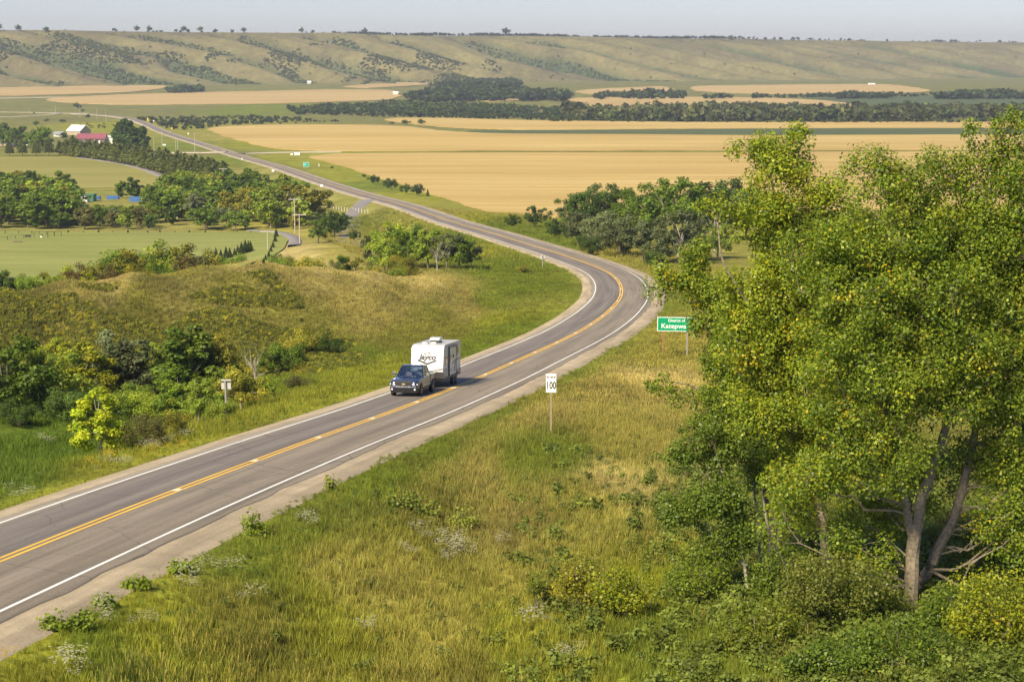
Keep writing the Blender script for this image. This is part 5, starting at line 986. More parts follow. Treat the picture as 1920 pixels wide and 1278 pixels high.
def trailer(loc, rz, pitch):
    e = empty('travel_trailer', loc, rz); e.scale = (1.06, 1., 1.05); e.rotation_euler = (pitch, 0, rz); tag(e, 'white travel trailer towed behind the dark blue pickup', 'travel trailer')
    W_ = 1.20; prof = [(-3.17,1.22),(-2.96,2.776),(-2.88,2.93),(-2.70,3.04),(-2.3,3.10),(3.05,3.14),(3.10,3.08),(3.12,.68),(-2.30,.62),(-2.55,.70)]
    MB().prism(prof, 'x', -W_, W_).build('body', M['side_skin'], e, .03)
    out = [(-3.185,1.20),(-2.972,2.778),(-2.89,2.945),(-2.71,3.055),(-2.3,3.115)]; inn = [(y+.03, z-.012) for y, z in out]
    MB().prism(out+inn[::-1], 'x', -W_+.02, W_-.02).build('front_cap', M['white_shell'], e, smooth_shade=True)
    MB().prism([(-2.3,3.118),(3.05,3.158),(3.05,3.15),(-2.3,3.10)], 'x', -W_+.02, W_-.02).build('roof_sheet', M['white_shell'], e)
    MB().prism([(-3.17,1.20),(-2.56,.69),(-2.54,.70),(-3.15,1.21)], 'x', -W_+.01, W_-.01).build('nose_underside', M['skirt'], e)
    MB().prism([(-2.56,.69),(-2.32,.60),(-2.3,.40),(-2.5,.45)], 'x', -W_+.1, W_-.1).build('front_skirt', M['black'], e)
    for z0, z1, mt in ((1.22,1.27,'silver_graphic'), (1.30,1.34,'graphic')): pass
    # the pointed lower graphic on the cap and the lettering lie on the sloped face
    fe = math.atan(.18/1.333); FY = lambda z: -3.187+.18/1.333*(z-1.2)
    def face(poly, name, mt, d=.004): # polygon in (x, z) laid on the sloped front
        mb = MB(); n = len(poly); mb.add([(x, FY(z)-d, z) for x, z in poly]+[(x, FY(z)+.004, z) for x, z in poly], [tuple(range(n))]+[(i, n+i, n+(i+1) % n, (i+1) % n) for i in range(n)]); return mb.build(name, M[mt], e)
    face([(-1.16,1.36),(.15,1.36),(.0,1.24),(-1.16,1.24)], 'lower_graphic', 'white_shell', .006)
    face([(.30,1.22),(1.17,1.42),(1.17,1.36),(.42,1.205)], 'lower_graphic', 'graphic', .006); face([(.22,1.26),(1.17,1.49),(1.17,1.46),(.28,1.245)], 'lower_graphic', 'silver_graphic', .006)
    face([(-.66,1.95),(0,1.68),(.66,1.95),(.70,2.05),(.60,2.05),(0,1.81),(-.60,2.05),(-.70,2.05)], 'chevron', 'graphic')
    text_mesh('Jayco', .56, M['graphic'], 'lettering', e, (0, FY(2.23)-.008, 2.23), (math.pi/2-fe, 0, 0), .020, .25, .004, 1.02)
    face([(-.36,2.700),(-.22,2.600),(-.06,2.570),(-.10,2.540),(-.24,2.550)], 'bird_crest', 'silver_graphic'); face([(-.10,2.600),(.02,2.625),(.14,2.600),(.23,2.540),(.30,2.460),(.22,2.470),(.15,2.520),(.04,2.560)], 'bird_head', 'silver_graphic'); face([(-.30,2.520),(-.12,2.500),(-.02,2.440),(.10,2.430),(.22,2.450),(.38,2.430),(.20,2.400),(-.05,2.390),(-.22,2.430)], 'bird_wing', 'silver_graphic'); face([(.05,2.545),(.12,2.530),(.10,2.490),(.03,2.505)], 'bird_eye', 'graphic')
    for x in (-1.0, 1.0): face([(x-.03,2.52),(x+.03,2.52),(x+.03,2.49),(x-.03,2.49)], 'marker_light', 'band')
    face([(-1.12,2.38),(-.92,2.38),(-.92,2.35),(-1.12,2.35)], 'marker_text', 'silver_graphic'); face([(-.74,1.31),(-.66,1.31),(-.66,1.26),(-.74,1.26)], 'marker_light', 'graphic', .01)
    for s in (-1, 1):
        X = s*W_
        MB().tube([(X, y-.005, z+.005) for y, z in prof[:5]]+[(X, 3.05, 3.145), (X, 3.1, 3.08)], .022, 6).build('edge_trim', M['graphic'], e)
        sk = MB().prism([(-2.62,.78),(-3.0,1.10),(3.118,1.10),(3.118,.80),(-2.3,.80)], 'x', X, X+s*.012).build('lower_panel', M['skirt'], e)
        MB().prism([(-2.58,.70),(-2.70,.80),(3.12,.80),(3.12,.66),(-2.3,.61)], 'x', X, X+s*.018).build('bottom_band', M['band'], e)
        MB().box(min(X,X+s*.02),max(X,X+s*.02),-2.95,-2.05,1.28,1.325).build('stripe', M['graphic'], e)
        MB().tube([(X-s*.02,-2.66,3.04),(X+s*.04,-2.60,3.07)], .05, 6).build('corner_cap', M['graphic'], e)
    X = W_
    def wall(poly, name, mt, d=.012, base=0.): return MB().prism(poly, 'x', X+base, X+base+d).build(name, M[mt], e)
    def rrect(y0, y1, z0, z1, r=.08):
        P = []
        for cy, cz, a0 in ((y1-r,z1-r,0),(y0+r,z1-r,90),(y0+r,z0+r,180),(y1-r,z0+r,270)):
            for k in range(4): a = R_(a0+30*k); P.append((cy+r*math.cos(a), cz+r*math.sin(a)))
        return P
    wall(rrect(-2.45,-1.85,1.52,2.25), 'window', 'brown_reflection_glass', .02)
    sl_ = MB().box(X, X+.09, -1.3, 1.05, .84, 2.86).build('slide_out', M['side_skin'], e, .01)
    wall([(-1.40,.78),(-1.30,.78),(-1.30,2.90),(-1.40,2.90)], 'slide_seal', 'graphic', .10); wall([(1.05,.78),(1.13,.78),(1.13,2.90),(1.05,2.90)], 'slide_seal', 'graphic', .10); wall([(-1.40,2.86),(1.13,2.86),(1.13,2.97),(-1.40,2.97)], 'awning', 'band', .16)
    wall(rrect(-1.1,-.55,1.72,2.28), 'window', 'brown_reflection_glass', .02, .09); wall(rrect(-.15,.12,2.05,2.3,.05), 'vent', 'graphic', .03, .09); wall([(-.35,1.70),(1.04,1.92),(1.04,1.83),(-.35,1.60)], 'stripe', 'silver_graphic', .012, .09); wall([(.45,1.05),(.55,1.05),(1.04,2.0),(.98,2.0)], 'stripe', 'silver_graphic', .012, .09); wall([(.25,1.05),(.30,1.05),(.62,1.7),(.57,1.7)], 'stripe', 'silver_graphic', .012, .09); wall(rrect(-1.2,-.55,1.18,1.23,.02), 'stripe', 'graphic', .012, .09)
    wall([(1.2,1.2),(1.3,1.2),(1.85,2.98),(1.70,2.98)], 'stripe', 'graphic', .008); wall(rrect(1.72,2.25,2.05,2.72), 'window', 'dark_glass', .02); wall([(1.5,1.76),(2.9,1.80),(2.9,1.90),(1.5,1.86)], 'stripe', 'silver_graphic', .008); wall(rrect(-2.45,-1.7,.86,1.36,.03), 'storage_hatch', 'skirt', .022); wall(rrect(1.2,1.35,1.52,1.62,.03), 'socket', 'graphic', .03); wall(rrect(1.2,1.35,1.12,1.22,.03), 'socket', 'graphic', .03); wall(rrect(2.7,2.95,.92,1.05,.03), 'tail_vent', 'graphic', .03)
    ac = MB().loft([[(-.36,-.62,3.30),(.36,-.62,3.30),(.36,-.62,3.44),(-.36,-.62,3.44)], [(-.40,-.45,3.28),(.40,-.45,3.28),(.38,-.4,3.52),(-.38,-.4,3.52)], [(-.40,.45,3.28),(.40,.45,3.28),(.38,.40,3.52),(-.38,.40,3.52)]]).build('roof_air_conditioner', M['white_shell'], e, .05, True)
    MB().box(-.34,.34,-.5,.42,3.14,3.29).build('base', M['black'], ac, .02)
    for x, y in ((-.45,-1.7), (.1,-1.35), (-.2,1.6)): MB().box(x-.2,x+.2,y-.2,y+.2,3.13,3.24).build('roof_vent', M['white_shell'], e, .03)
    MB().tube([(-.9,-1.9,3.12),(-.9,-1.9,3.22),(-.3,-1.3,3.26)], .015, 5).build('antenna', M['band'], e)
    MB().box(-.9,.9,3.12,3.24,.55,.66).build('rear_bumper', M['steel'], e, .01)
    MB().tube([(-.8,-2.3,.55),(0,-4.15,.55)], .05, 6).tube([(.8,-2.3,.55),(0,-4.15,.55)], .05, 6).tube([(0,-4.15,.55),(0,-4.3,.52)], .07, 6).build('tow_frame', M['steel'], e)
    MB().loft([ring(-3.3,.40,.58,1.0,.1), ring(-2.85,.42,.58,1.08,.1)]).build('gas_bottle_cover', M['black'], e, smooth_shade=True)
    MB().tube([(0,-3.7,.1),(0,-3.7,.9)], .035, 6).build('tongue_jack', M['steel'], e)
    for s in (-1, 1):
        MB().prism([(.05,.62),(.15,.90),(.45,.98),(1.75,.98),(2.05,.90),(2.15,.62)], 'x', s*W_, s*(W_+.035)).build('wheel_arch', M['graphic'], e)
        for y in (.62, 1.50): wheel(e, s*1.10, y, .36, .22, s, 6)
    MB().box(-1.0,1.0,-2.2,3.0,.48,.64).build('chassis', M['steel'], e)
    return e
S_TRUCK = 123.0                    # metres along the road of the pickup's front
def veh(s, off, half, fn):
    p, d, g = road_at(s+half, off); _, d2, g2 = road_at(s+half, off); rz = math.atan2(-d[0], d[1]); gr_ = g*(1.)
    return fn((p[0], p[1], p[2]+.03), rz, math.atan(gr_))
truck = veh(S_TRUCK, -1.9, 2.95, pickup); rv = veh(S_TRUCK+7.4, -1.88, 3.15, trailer)
# the two people in the cab: one continuous body each, sitting on the truck's seats
M['skin'] = simple('skin', (.52, .33, .24), (.46, .28, .2), 8, .55); M['hair'] = simple('hair', (.05, .035, .025), (.08, .05, .03), 20, .7); M['shirt_grey'] = simple('grey_shirt', (.30, .31, .33), (.24, .25, .27), 9, .85); M['shirt_pink'] = simple('pale_pink_shirt', (.55, .36, .34), (.48, .3, .3), 9, .85); M['jeans'] = simple('jeans', (.04, .06, .11), (.06, .08, .13), 9, .9)
def person(x, shirt, label, driver):
    V = []; E = []; Rr = []
    def v(p, r, par=None):
        V.append(p); Rr.append(r)
        if par is not None: E.append((par, len(V)-1))
        return len(V)-1
    pel = v((0,.12,.98),.15); ch = v((0,.16,1.26),.165,pel); up = v((0,.15,1.40),.13,ch); nk = v((0,.12,1.49),.055,up); hd = v((0,.09,1.585),.085,nk); tp_ = v((0,.10,1.68),.085,hd)
    for s in (-1, 1):
        sh = v((s*.19,.14,1.40),.07,up); el = v((s*.25,-.08,1.20),.05,sh); hn = v((s*.14,-.36,1.27) if driver else (s*.13,-.24,1.05),.036,el)
        for k, (fx, fz) in enumerate(((-.03,.03),(-.01,.04),(.012,.035),(.03,.02))): f1 = v((V[hn][0]+fx,V[hn][1]-.06,V[hn][2]+fz),.010,hn); v((V[hn][0]+fx,V[hn][1]-.09,V[hn][2]+fz-.02),.009,f1)
        v((V[hn][0]-s*.045,V[hn][1]-.03,V[hn][2]),.011,hn)
        hp = v((s*.10,.05,.95),.095,pel); kn = v((s*.14,-.38,1.0),.07,hp); ft = v((s*.14,-.62,.70),.05,kn); v((s*.14,-.74,.66),.04,ft)
    v((0,.0,1.585),.018,hd)                      # nose
    for s in (-1, 1): v((s*.085,.10,1.59),.016,hd)   # ears
    me = bpy.data.meshes.new('person'); me.from_pydata(V, E, []); o = bpy.data.objects.new('person', me); COL.objects.link(o)
    m_ = o.modifiers.new('skin', 'SKIN'); sv = me.skin_vertices[0].data
    for i, r in enumerate(Rr): sv[i].radius = (r, r); sv[i].use_root = (i == 0)
    o.modifiers.new('sub', 'SUBSURF').levels = 2
    dg = bpy.context.evaluated_depsgraph_get(); nm = bpy.data.meshes.new_from_object(o.evaluated_get(dg)); bpy.data.objects.remove(o)
    for mt in (M[shirt], M['skin'], M['hair'], M['jeans']): nm.materials.append(mt)
    for f in nm.polygons:
        c = f.center; f.use_smooth = True; k = 0
        if c.z > 1.47: k = 2 if (c.z > 1.655 or (c.y > .11 and c.z > 1.54)) else 1
        elif c.y < -.27 and abs(c.x) < .24 and c.z > 1.0 and driver: k = 1
        elif c.z < 1.06 and c.y < .06: k = 3
        f.material_index = k
    o = bpy.data.objects.new('person', nm); COL.objects.link(o); tag(o, label, 'person')
    # the person sits in the cab but is a thing of its own: same placing as the pickup
    mw = Matrix.LocRotScale(truck.location, truck.rotation_euler, truck.scale) @ Matrix.Translation((x, .02, 0)); o.matrix_world = mw
    return o
person(.42, 'shirt_grey', 'person in grey shirt at the wheel of the pickup', True); person(-.36, 'shirt_pink', 'person in pale pink shirt in the passenger seat', False)
# ------------------------------------------------------------------ signs
M['wood_post'] = simple('weathered_wood_post', (.33, .25, .16), (.24, .18, .12), 12, .85); M['grey_post'] = simple('grey_wood_post', (.30, .28, .25), (.22, .2, .18), 10, .85); M['rust_post'] = simple('red_brown_post', (.30, .15, .06), (.24, .12, .05), 8, .8)
M['sign_white'] = simple('white_sign_sheet', (.82, .82, .80), (.76, .76, .74), 3, .4); M['sign_green'] = simple('green_sign_sheet', (.0, .30, .13), (.0, .27, .115), 3, .4); M['sign_black'] = simple('black_sign_print', (.015, .015, .015), None, 3, .5); M['sign_back'] = simple('aluminium_back', (.55, .54, .50), (.48, .47, .44), 5, .45, .2); M['sign_yellow'] = simple('yellow_sign_sheet', (.80, .48, .02), (.72, .42, .02), 3, .45); M['sign_teal'] = simple('teal_sign_sheet', (.03, .38, .30), (.02, .34, .26), 3, .45)
# speed limit sign
p = G(1033, 812); e = empty('speed_limit_sign', tuple(p)); tag(e, 'white maximum 100 speed sign on a wooden post right of the road', 'road sign'); m_ = p[1]/F
zb, zt = (812-733)*m_*1.0, (812-697)*m_*1.0; wd = 9.8*m_
MB().box(-.055,.055,.0,.11,-.4,zt-.06).build('post', M['wood_post'], e, .01)
pn = MB().box(-wd,wd,-.012,0,zb+.0,zt+.0).build('panel', M['sign_white'], e)
h_ = zt-zb
text_mesh('MAXIMUM', h_*.165, M['sign_black'], 'lettering', pn, (0,-.014,zt-h_*.19), (math.pi/2,0,0), .002, 0, .001, .62); text_mesh('100', h_*.54, M['sign_black'], 'numerals', pn, (0,-.014,zb+h_*.36), (math.pi/2,0,0), .014, 0, .001, .66)
for z in (zt-.05, zb+.05): MB().lathe([(.014,-.02),(.014,-.012)], 'y', (0,0,z), 8).build('bolt', M['sign_black'], pn)
# place name sign
Y = 185.; p0 = at(1231, 620, Y); p1 = at(1303, 622, Y); W_ = (p1-p0)[0]; hh = 27*Y/F; zc = (p0[2]+p1[2])/2; xb = (p0[0]+p1[0])/2
e = empty('place_name_sign', (xb, Y, float(gz(xb, Y)))); tag(e, 'green place name sign with white lettering half hidden by leaves', 'road sign'); b0 = zc-float(gz(xb, Y))
pn = MB().box(-W_/2,W_/2,-.02,0,b0,b0+hh).build('panel', M['sign_white'], e); MB().box(-W_/2+.06,W_/2-.06,-.026,-.02,b0+.06,b0+hh-.06).build('green_face', M['sign_green'], pn)
pn.rotation_euler = (0, R_(1.), 0)
text_mesh('District of', .38, M['sign_white'], 'lettering', pn, (0,-.028,b0+hh*.76), (math.pi/2,0,0), .006, 0, .002, 1.); text_mesh('Katepwa', .62, M['sign_white'], 'lettering', pn, (-W_*.40,-.028,b0+hh*.36), (math.pi/2,0,0), .008, 0, .002, 1.08, 'LEFT')
for x, mt in ((-W_*.33,'rust_post'), (W_*.30,'grey_post')): zz = float(gz(xb+x, Y+.1))-float(gz(xb, Y)); MB().box(x-.065,x+.065,.002,.13,zz-.4,b0+hh*.85).build('post', M[mt], e, .01)
# back of a sign left of the road
p = G(425, 789); e = empty('road_sign', tuple(p)); tag(e, 'pale back of a rectangular sign on a leaning post left of the road', 'road sign'); m_ = p[1]/F
po = MB().box(-.06,.06,-.06,.06,-.4,78*m_).build('post', M['grey_post'], e, .01); po.rotation_euler = (0, R_(-1.2), 0)
pn = MB().box(-9.2*m_,9.2*m_,.065,.08,61*m_,80*m_).build('panel', M['sign_back'], e); MB().box(-9.2*m_,9.2*m_,.02,.064,75*m_,77.5*m_).build('bracket', M['chrome'], pn)
# back of a diamond sign inside the bend
p = G(1017, 505); e = empty('diamond_sign', tuple(p)); tag(e, 'back of a pale diamond warning sign inside the bend', 'road sign'); m_ = p[1]/F
MB().box(-.06,.06,0,.12,-.3,27*m_).build('post', M['grey_post'], e); a = 6.0*m_; zc = 23*m_
MB().prism([(-a,zc),(0,zc-a),(a,zc),(0,zc+a)], 'y', .125, .14).build('panel', M['sign_back'], e)
MB().box(-.09,.09,-.02,-.001,zc-a*.5,zc+a*.75).build('bracket', M['grey_post'], e)
def small_sign(px, py, wpx, hpx, up, mat, label, name='road_sign', posts=1):
    p = G(px, py); m_ = p[1]/F; e = empty(name, tuple(p)); tag(e, label, 'road sign')
    MB().box(-wpx*m_/2,wpx*m_/2,-.04,0,up*m_,(up+hpx)*m_).build('panel', M[mat], e)
    for k in range(posts): x = 0 if posts == 1 else (k-.5)*wpx*m_*.6; MB().box(x-.07,x+.07,.002,.14,-.3,(up+hpx*.8)*m_).build('post', M['grey_post'], e)
    return e, m_
e, m_ = small_sign(574, 317, 11, 8.5, 4, 'sign_white', 'small teal green sign on the far right verge', posts=2); MB().box(-5.1*m_,5.1*m_,-.08,-.04,4.4*m_,12.1*m_).build('face', M['sign_teal'], e); MB().box(-2.6*m_,-1.2*m_,-.1,-.08,7.4*m_,10*m_).build('face_mark', M['sign_white'], e)
small_sign(557, 293, 10, 5, 2, 'sign_white', 'white board by the far access road', posts=2); small_sign(547, 293, 5, 2.4, 2.5, 'sign_white', 'smaller white board left of the white one', posts=2)
small_sign(454, 301, 1.3, 4, 1, 'sign_white', 'small white marker on the left of the highway'); small_sign(512, 324, 4.5, 4, 2, 'sign_white', 'white sign at the left edge of the highway'); small_sign(603, 353, 5, 4, 3, 'sign_white', 'second white sign at the left edge of the highway'); small_sign(598, 315, 1.2, 5, 3, 'sign_white', 'narrow white marker near the teal sign')
small_sign(277, 229, 2.6, 5.5, 2, 'sign_yellow', 'orange yellow warning sign where the highway bends'); small_sign(288, 230, 2, 2.6, 2, 'sign_white', 'white marker right of the orange sign'); small_sign(300, 235, 1.8, 2.6, 2, 'sign_yellow', 'small yellow marker along the highway bend'); small_sign(322, 244, 3, 3, 2, 'sign_yellow', 'yellow sign before the grain field corner'); small_sign(353, 254, 2.4, 2.6, 2, 'sign_white', 'white sign before the grain field corner'); small_sign(308, 274, 6, 2.6, 1, 'sign_white', 'low white board left of the highway', posts=2)
# ------------------------------------------------------------------ utility poles
M['pole'] = simple('pale_pole_wood', (.46, .42, .36), (.36, .32, .27), 5, .85)
def pole(px, top, label, Y=None, base=None, arm=True, r=.16, group=None):
    p = G(px, base) if Y is None else onground(px, Y); zt = at(px, top, p[1])[2]-p[2]; e = empty('utility_pole', tuple(p)); tag(e, label, 'utility pole', group)
    MB().tube([(0,0,-.5),(0,0,zt*.5),(0,0,zt)], [r,r*.85,r*.65], 8).build('pole', M['pole'], e)
    if arm:
        a = MB().box(-1.75,1.75,-.10,-.24,zt-.55,zt-.33).build('cross_arm', M['pole'], e)
        for x in (-1.6,-.7,.7,1.6): MB().lathe([(.03,zt-.33),(.07,zt-.26),(.05,zt-.16)], 'z', (x,-.17,0), 6).build('insulator', M['sign_back'], a)
    return e, p, zt
PL = [pole(553, 371, 'tallest utility pole with cross arm behind the mound', base=437), pole(562, 399.5, 'utility pole with cross arm right of the tallest', base=458), pole(502, 431, 'utility pole rising from behind the bare crest', Y=505), pole(419, 315, 'utility pole with cross arm at the end of the pine row', Y=880)]
for px, top, base in [(304,246,274),(330,260,286),(333.6,261,286),(365.5,249,288),(289,258,287),(150,197,221),(182,203,224.5),(199,206,231),(104,199,212.5),(55,202,214)]: pole(px, top, 'thin pale utility pole beside the far highway', base=base, arm=False, r=.2, group='poles along the far highway')
pole(503.5, 350, 'short white pole top above the wooded belt', Y=660, arm=False, r=.14)
M['wire'] = simple('grey_wire', (.25, .25, .25), None, 3, .6)
def wire(a, b, x, sag=.8):
    (_, pa, za), (_, pb, zb) = a, b; A = np.array([pa[0]+x, pa[1], pa[2]+za-.15]); B = np.array([pb[0]+x, pb[1], pb[2]+zb-.15]); t = np.linspace(0, 1, 14)
    P = A+(B-A)*t[:, None]; P[:, 2] -= 4*sag*t*(1-t); return P
for k, x in enumerate((-1.6, 1.6)): tag(MB().tube(wire(PL[0], PL[1], x), .012, 4).build('power_line', M['wire']), ('left' if k == 0 else 'right')+' thin wire between the two poles behind the mound', 'power line')
# ------------------------------------------------------------------ fences and park things
M['fence_white'] = simple('white_fence_post', (.62, .58, .50), (.5, .46, .4), 5, .8); M['fence_black'] = simple('black_fence_metal', (.02, .02, .02), (.03, .03, .03), 5, .5)
e = empty('post_fence', tuple(G(640, 390))); tag(e, 'line of short white posts below the highway bank', 'fence'); o0 = np.array(e.location); P0 = G(597, 385); P1 = G(690, 400)
for t in np.linspace(0, 1, 19):
    q = P0+(P1-P0)*t; z = float(gz(q[0], q[1])); MB().tube([(q[0]-o0[0],q[1]-o0[1],z-o0[2]-.3),(q[0]-o0[0],q[1]-o0[1],z-o0[2]+1.25+.25*random.random())], .13, 6).build('post', M['fence_white'], e)
def dark_fence(pts, hpx, label, n):
    w = [G(*q) for q in pts]; e = empty('metal_fence', tuple(w[0])); tag(e, label, 'fence'); o0 = w[0]; h = hpx*w[0][1]/F
    for a, b in zip(w[:-1], w[1:]):
        k = max(2, int(n*np.linalg.norm(b-a)/40))
        for t in np.linspace(0, 1, k): q = a+(b-a)*t; z = float(gz(q[0], q[1])); MB().box(q[0]-o0[0]-.06,q[0]-o0[0]+.06,q[1]-o0[1]-.06,q[1]-o0[1]+.06,z-o0[2]-.2,z-o0[2]+h).build('post', M['fence_black'], e)
        for f in (.08, .97): MB().tube([a-o0+[0,0,h*f], b-o0+[0,0,h*f]], .035, 4).build('rail', M['fence_black'], e)
dark_fence([(-20,440),(10,439.5),(60,440),(115,443.5)], 8, 'far black metal fence of the dog run', 18); dark_fence([(-20,454),(14,451),(44,448)], 8, 'near black metal fence at the left edge', 18); dark_fence([(64,447),(90,446.5),(115,444.5)], 12, 'tall black gate frames of the dog run', 26)
M['plank'] = simple('red_brown_planks', (.30, .19, .13), (.24, .15, .1), 6, .8)
def picnic(px, py, label):
    p = G(px, py); e = empty('picnic_table', tuple(p), .2); tag(e, label, 'picnic table'); e.scale = (1.3, 1.3, 1.3)
    for k in range(4): MB().box(-.95,.95,-.37+k*.19,-.20+k*.19,.72,.77).build('table_plank', M['plank'], e)
    for y in (-.72, .60): MB().box(-.95,.95,y,y+.14,.42,.46).build('bench_plank', M['plank'], e)
    for x in (-.7, .7):
        MB().box(x-.04,x+.04,-.70,.72,.38,.42).build('cross_bar', M['plank'], e)
        for s in (-1, 1): MB().hexa([(x-.04,s*.62,0),(x+.04,s*.62,0),(x+.04,s*.74,0),(x-.04,s*.74,0)],[(x-.04,s*.22,.72),(x+.04,s*.22,.72),(x+.04,s*.32,.72),(x-.04,s*.32,.72)]).build('leg', M['plank'], e)
picnic(32, 456, 'reddish picnic table in front of the near black fence')
p = G(52, 446.5); e = empty('park_bench', tuple(p)); tag(e, 'black park bench inside the dog run', 'bench'); MB().box(-.9,.9,-.25,.25,.42,.48).build('seat', M['fence_black'], e); MB().box(-.9,.9,.22,.28,.5,.95).build('backrest', M['fence_black'], e)
for x in (-.75, .75): MB().box(x-.05,x+.05,-.22,.26,0,.42).build('leg', M['fence_black'], e)
p = G(78, 447); e = empty('litter_bin', tuple(p)); tag(e, 'black and white litter bin by the dog run gate', 'bin'); MB().lathe([(.28,0),(.32,.5),(.32,.8)], 'z', n=12).build('body', M['sign_white'], e); MB().lathe([(.34,.8),(.3,1.05),(.1,1.12)], 'z', n=12).build('lid', M['fence_black'], e)
# ------------------------------------------------------------------ farm and yard buildings
M['wall_white'] = simple('white_siding', (.72, .70, .64), (.64, .62, .56), .6, .7); M['roof_white'] = simple('white_metal_roof', (.78, .78, .78), (.7, .7, .7), .4, .4); M['roof_red'] = simple('red_metal_roof', (.25, .075, .10), (.20, .06, .08), .5, .5); M['wall_brown'] = simple('grey_brown_siding', (.17, .13, .12), (.13, .10, .095), .5, .8); M['wall_tan'] = simple('tan_siding', (.40, .33, .22), (.34, .28, .18), .5, .8); M['green_wall'] = simple('green_metal_wall', (.05, .19, .10), (.04, .16, .085), .5, .55); M['blue_wall'] = simple('blue_metal_wall', (.06, .16, .42), (.05, .13, .36), .5, .5); M['roof_grey'] = simple('grey_roof', (.30, .31, .30), (.24, .25, .25), .6, .7); M['orange'] = simple('orange_paint', (.55, .20, .05), (.48, .17, .04), .6, .5); M['concrete'] = simple('concrete', (.48, .45, .39), (.38, .35, .31), .4, .85)
def building(px, py, wpx, hw_px, roofpx, depth, wall, roof, label, ridge='x', rz=0, wins=2, door=True, name='farm_building', over=.5, cat='building'):
    p = G(px, py); m_ = p[1]/F; W_ = wpx*m_/2; h = hw_px*m_; r = roofpx*m_; D = depth; e = empty(name, tuple(p), rz); tag(e, label, cat)
    if ridge == 'x':
        MB().prism([(-D/2,-.3),(D/2,-.3),(D/2,h),(0,h+r),(-D/2,h)], 'x', -W_, W_).build('wall', M[wall], e)
        k = r/(D/2); MB().prism([(-D/2-over,h-k*over),(0,h+r),(D/2+over,h-k*over),(D/2+over,h-k*over+.25),(0,h+r+.25),(-D/2-over,h-k*over+.25)], 'x', -W_-over, W_+over).build('roof', M[roof], e)
    else:
        MB().prism([(-W_,-.3),(W_,-.3),(W_,h),(0,h+r),(-W_,h)], 'y', -D/2, D/2).build('wall', M[wall], e)
        k = r/W_; MB().prism([(-W_-over,h-k*over),(0,h+r),(W_+over,h-k*over),(W_+over,h-k*over+.25),(0,h+r+.25),(-W_-over,h-k*over+.25)], 'y', -D/2-over, D/2+over).build('roof', M[roof], e)
    for k in range(wins):
        x = -W_+(k+1)*2*W_/(wins+1.6); w = MB().box(x-.6,x+.6,-D/2-.06,-D/2,h*.35,h*.75).build('window', M['sign_white'], e); MB().box(x-.5,x+.5,-D/2-.09,-D/2-.06,h*.4,h*.7).build('pane', M['dark_glass'], w)
    if door: MB().box(W_*.6-.5,W_*.6+.5,-D/2-.08,-D/2,-.1,2.1).build('door', M['sign_white'], e)
    return e
building(173, 268.5, 52, 9, 8.5, 9, 'wall_brown', 'roof_red', 'long farm building with a red metal roof', wins=3)
building(148, 253, 26, 8, 10, 16, 'wall_tan', 'roof_white', 'farm barn with a bright white gable roof', 'y', R_(52), 0, False)
building(111, 256, 16, 5, 4, 9, 'wall_white', 'roof_grey', 'small white farm shed left of the barn', wins=1); building(207, 268, 16, 11, 2, 8, 'wall_white', 'roof_white', 'flat white farm house right of the red roof', wins=1)
building(18, 273, 34, 6, 7, 12, 'wall_tan', 'roof_grey', 'wide grey roofed house at the left edge', wins=2); building(48, 272, 18, 7, 5, 9, 'wall_brown', 'roof_grey', 'low brown house behind the spaced pines', wins=1)
building(167, 377, 22, 12, .6, 6, 'green_wall', 'green_wall', 'green metal shed behind the wooded belt', wins=0, door=False, over=.2); building(157, 379, 18, 9, 1, 5, 'wall_white', 'roof_white', 'white garage in front of the green shed', wins=0, door=False, over=.2)
def container(px, py, wpx, hpx, mat, label):
    p = G(px, py); m_ = p[1]/F; W_ = wpx*m_/2; h = hpx*m_; e = empty('shipping_container', tuple(p)); tag(e, label, 'container')
    MB().box(-W_,W_,-1.2,1.2,0,h).build('body', M[mat], e)
    for k in range(9): x = -W_+(k+.5)*2*W_/9; MB().box(x-.1,x+.1,-1.27,-1.2,.15,h-.15).build('rib', M[mat], e)
    MB().box(-W_-.02,W_+.02,-1.22,1.22,h-.01,h+.06).build('roof', M[mat], e)
container(183, 374, 10, 6, 'blue_wall', 'left blue container behind the wooded belt'); container(212, 373.5, 22, 6, 'blue_wall', 'long blue container in the middle behind the belt'); container(257, 378, 26, 9, 'blue_wall', 'right blue container behind the dark tree')
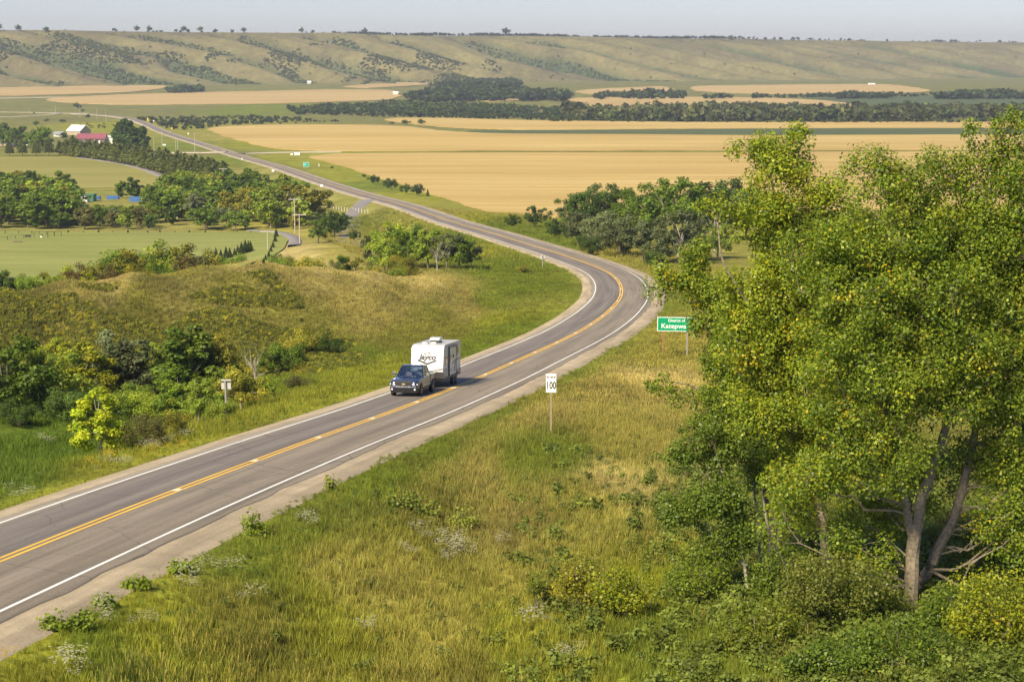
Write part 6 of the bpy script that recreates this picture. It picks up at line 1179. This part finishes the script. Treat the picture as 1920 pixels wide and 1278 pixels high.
def camper(px, py, wpx, hpx, mat, label):
    p = G(px, py); m_ = p[1]/F; W_ = wpx*m_/2; h = hpx*m_; e = empty('parked_camper', tuple(p)); tag(e, label, 'camper'); 
    MB().prism([(-W_,.7),(W_*.9,.6),(W_,h*.5),(W_*.85,h),(-W_*.9,h),(-W_,h*.8)], 'y', -1.2, 1.2).build('body', M[mat], e, .08)
    for x in (-W_*.4, W_*.3): MB().box(x-.5,x+.5,-1.25,-1.2,h*.5,h*.78).build('window', M['dark_glass'], e)
    for x in (-.4, .5): MB().lathe([(.2,-1.22),(.36,-1.22),(.36,-1.0)], 'y', (x,0,.36), 12).build('wheel', M['rubber'], e)
camper(215, 271, 12, 8, 'wall_white', 'white camper parked beside the flat farm house'); camper(222, 270, 10, 7, 'wall_white', 'second white camper in the farm yard'); camper(230, 273, 14, 7.5, 'wall_white', 'white camper behind the orange trailer'); camper(231, 274.5, 18, 4.5, 'orange', 'orange trailer parked in the farm yard')
def far_shed(px, py, wpx, hpx, label): building(px, py, wpx, hpx*.7, hpx*.5, 8, 'wall_white', 'roof_white', label, wins=0, door=False, name='far_building')
far_shed(742, 178, 9, 5, 'white building alone on the far golden field'); far_shed(580, 157, 7, 4, 'small white shed at the foot of the hills'); far_shed(1634, 160, 12, 3, 'long white building on the far right flat'); far_shed(786, 141+12, 14, 4, 'grey white farm roof among trees under the hills')
# highway bridge over the river
p = G(150, 214.5); e = empty('highway_bridge', tuple(p)); tag(e, 'low concrete highway bridge on the far left', 'bridge'); m_ = p[1]/F
MB().box(-14*m_,18*m_,-6.,-5.4,-1.0,.9).build('side_beam', M['concrete'], e); MB().box(-12*m_,2*m_,-6.2,5,-3.,-1.0).build('painted_opening_shade', M['black'], e)  # black block under the deck stands in for the shade there
for k in range(7): x = (-14+k*5.3)*m_; MB().box(x-.2,x+.2,-6.1,-5.9,.9,1.7).build('rail_post', M['concrete'], e)
MB().box(-14*m_,18*m_,-6.1,-5.9,1.5,1.7).build('hand_rail', M['concrete'], e)
# ------------------------------------------------------------------ the hazy air over the valley
hm = bpy.data.materials.new('haze'); hm.use_nodes = True; nt = hm.node_tree; nt.nodes.clear(); out = nt.nodes.new('ShaderNodeOutputMaterial'); pv = nt.nodes.new('ShaderNodeVolumePrincipled')
pv.inputs['Color'].default_value = (.78, .86, 1., 1); pv.inputs['Density'].default_value = HAZE; pv.inputs['Anisotropy'].default_value = .25; nt.links.new(pv.outputs[0], out.inputs['Volume'])
hz_ = MB().box(-5200, 5200, -60, 9500, -12, 175).build('haze', hm); tag(hz_, 'thin bluish haze hanging over the valley', 'haze', kind='stuff'); hz_.display_type = 'WIRE'
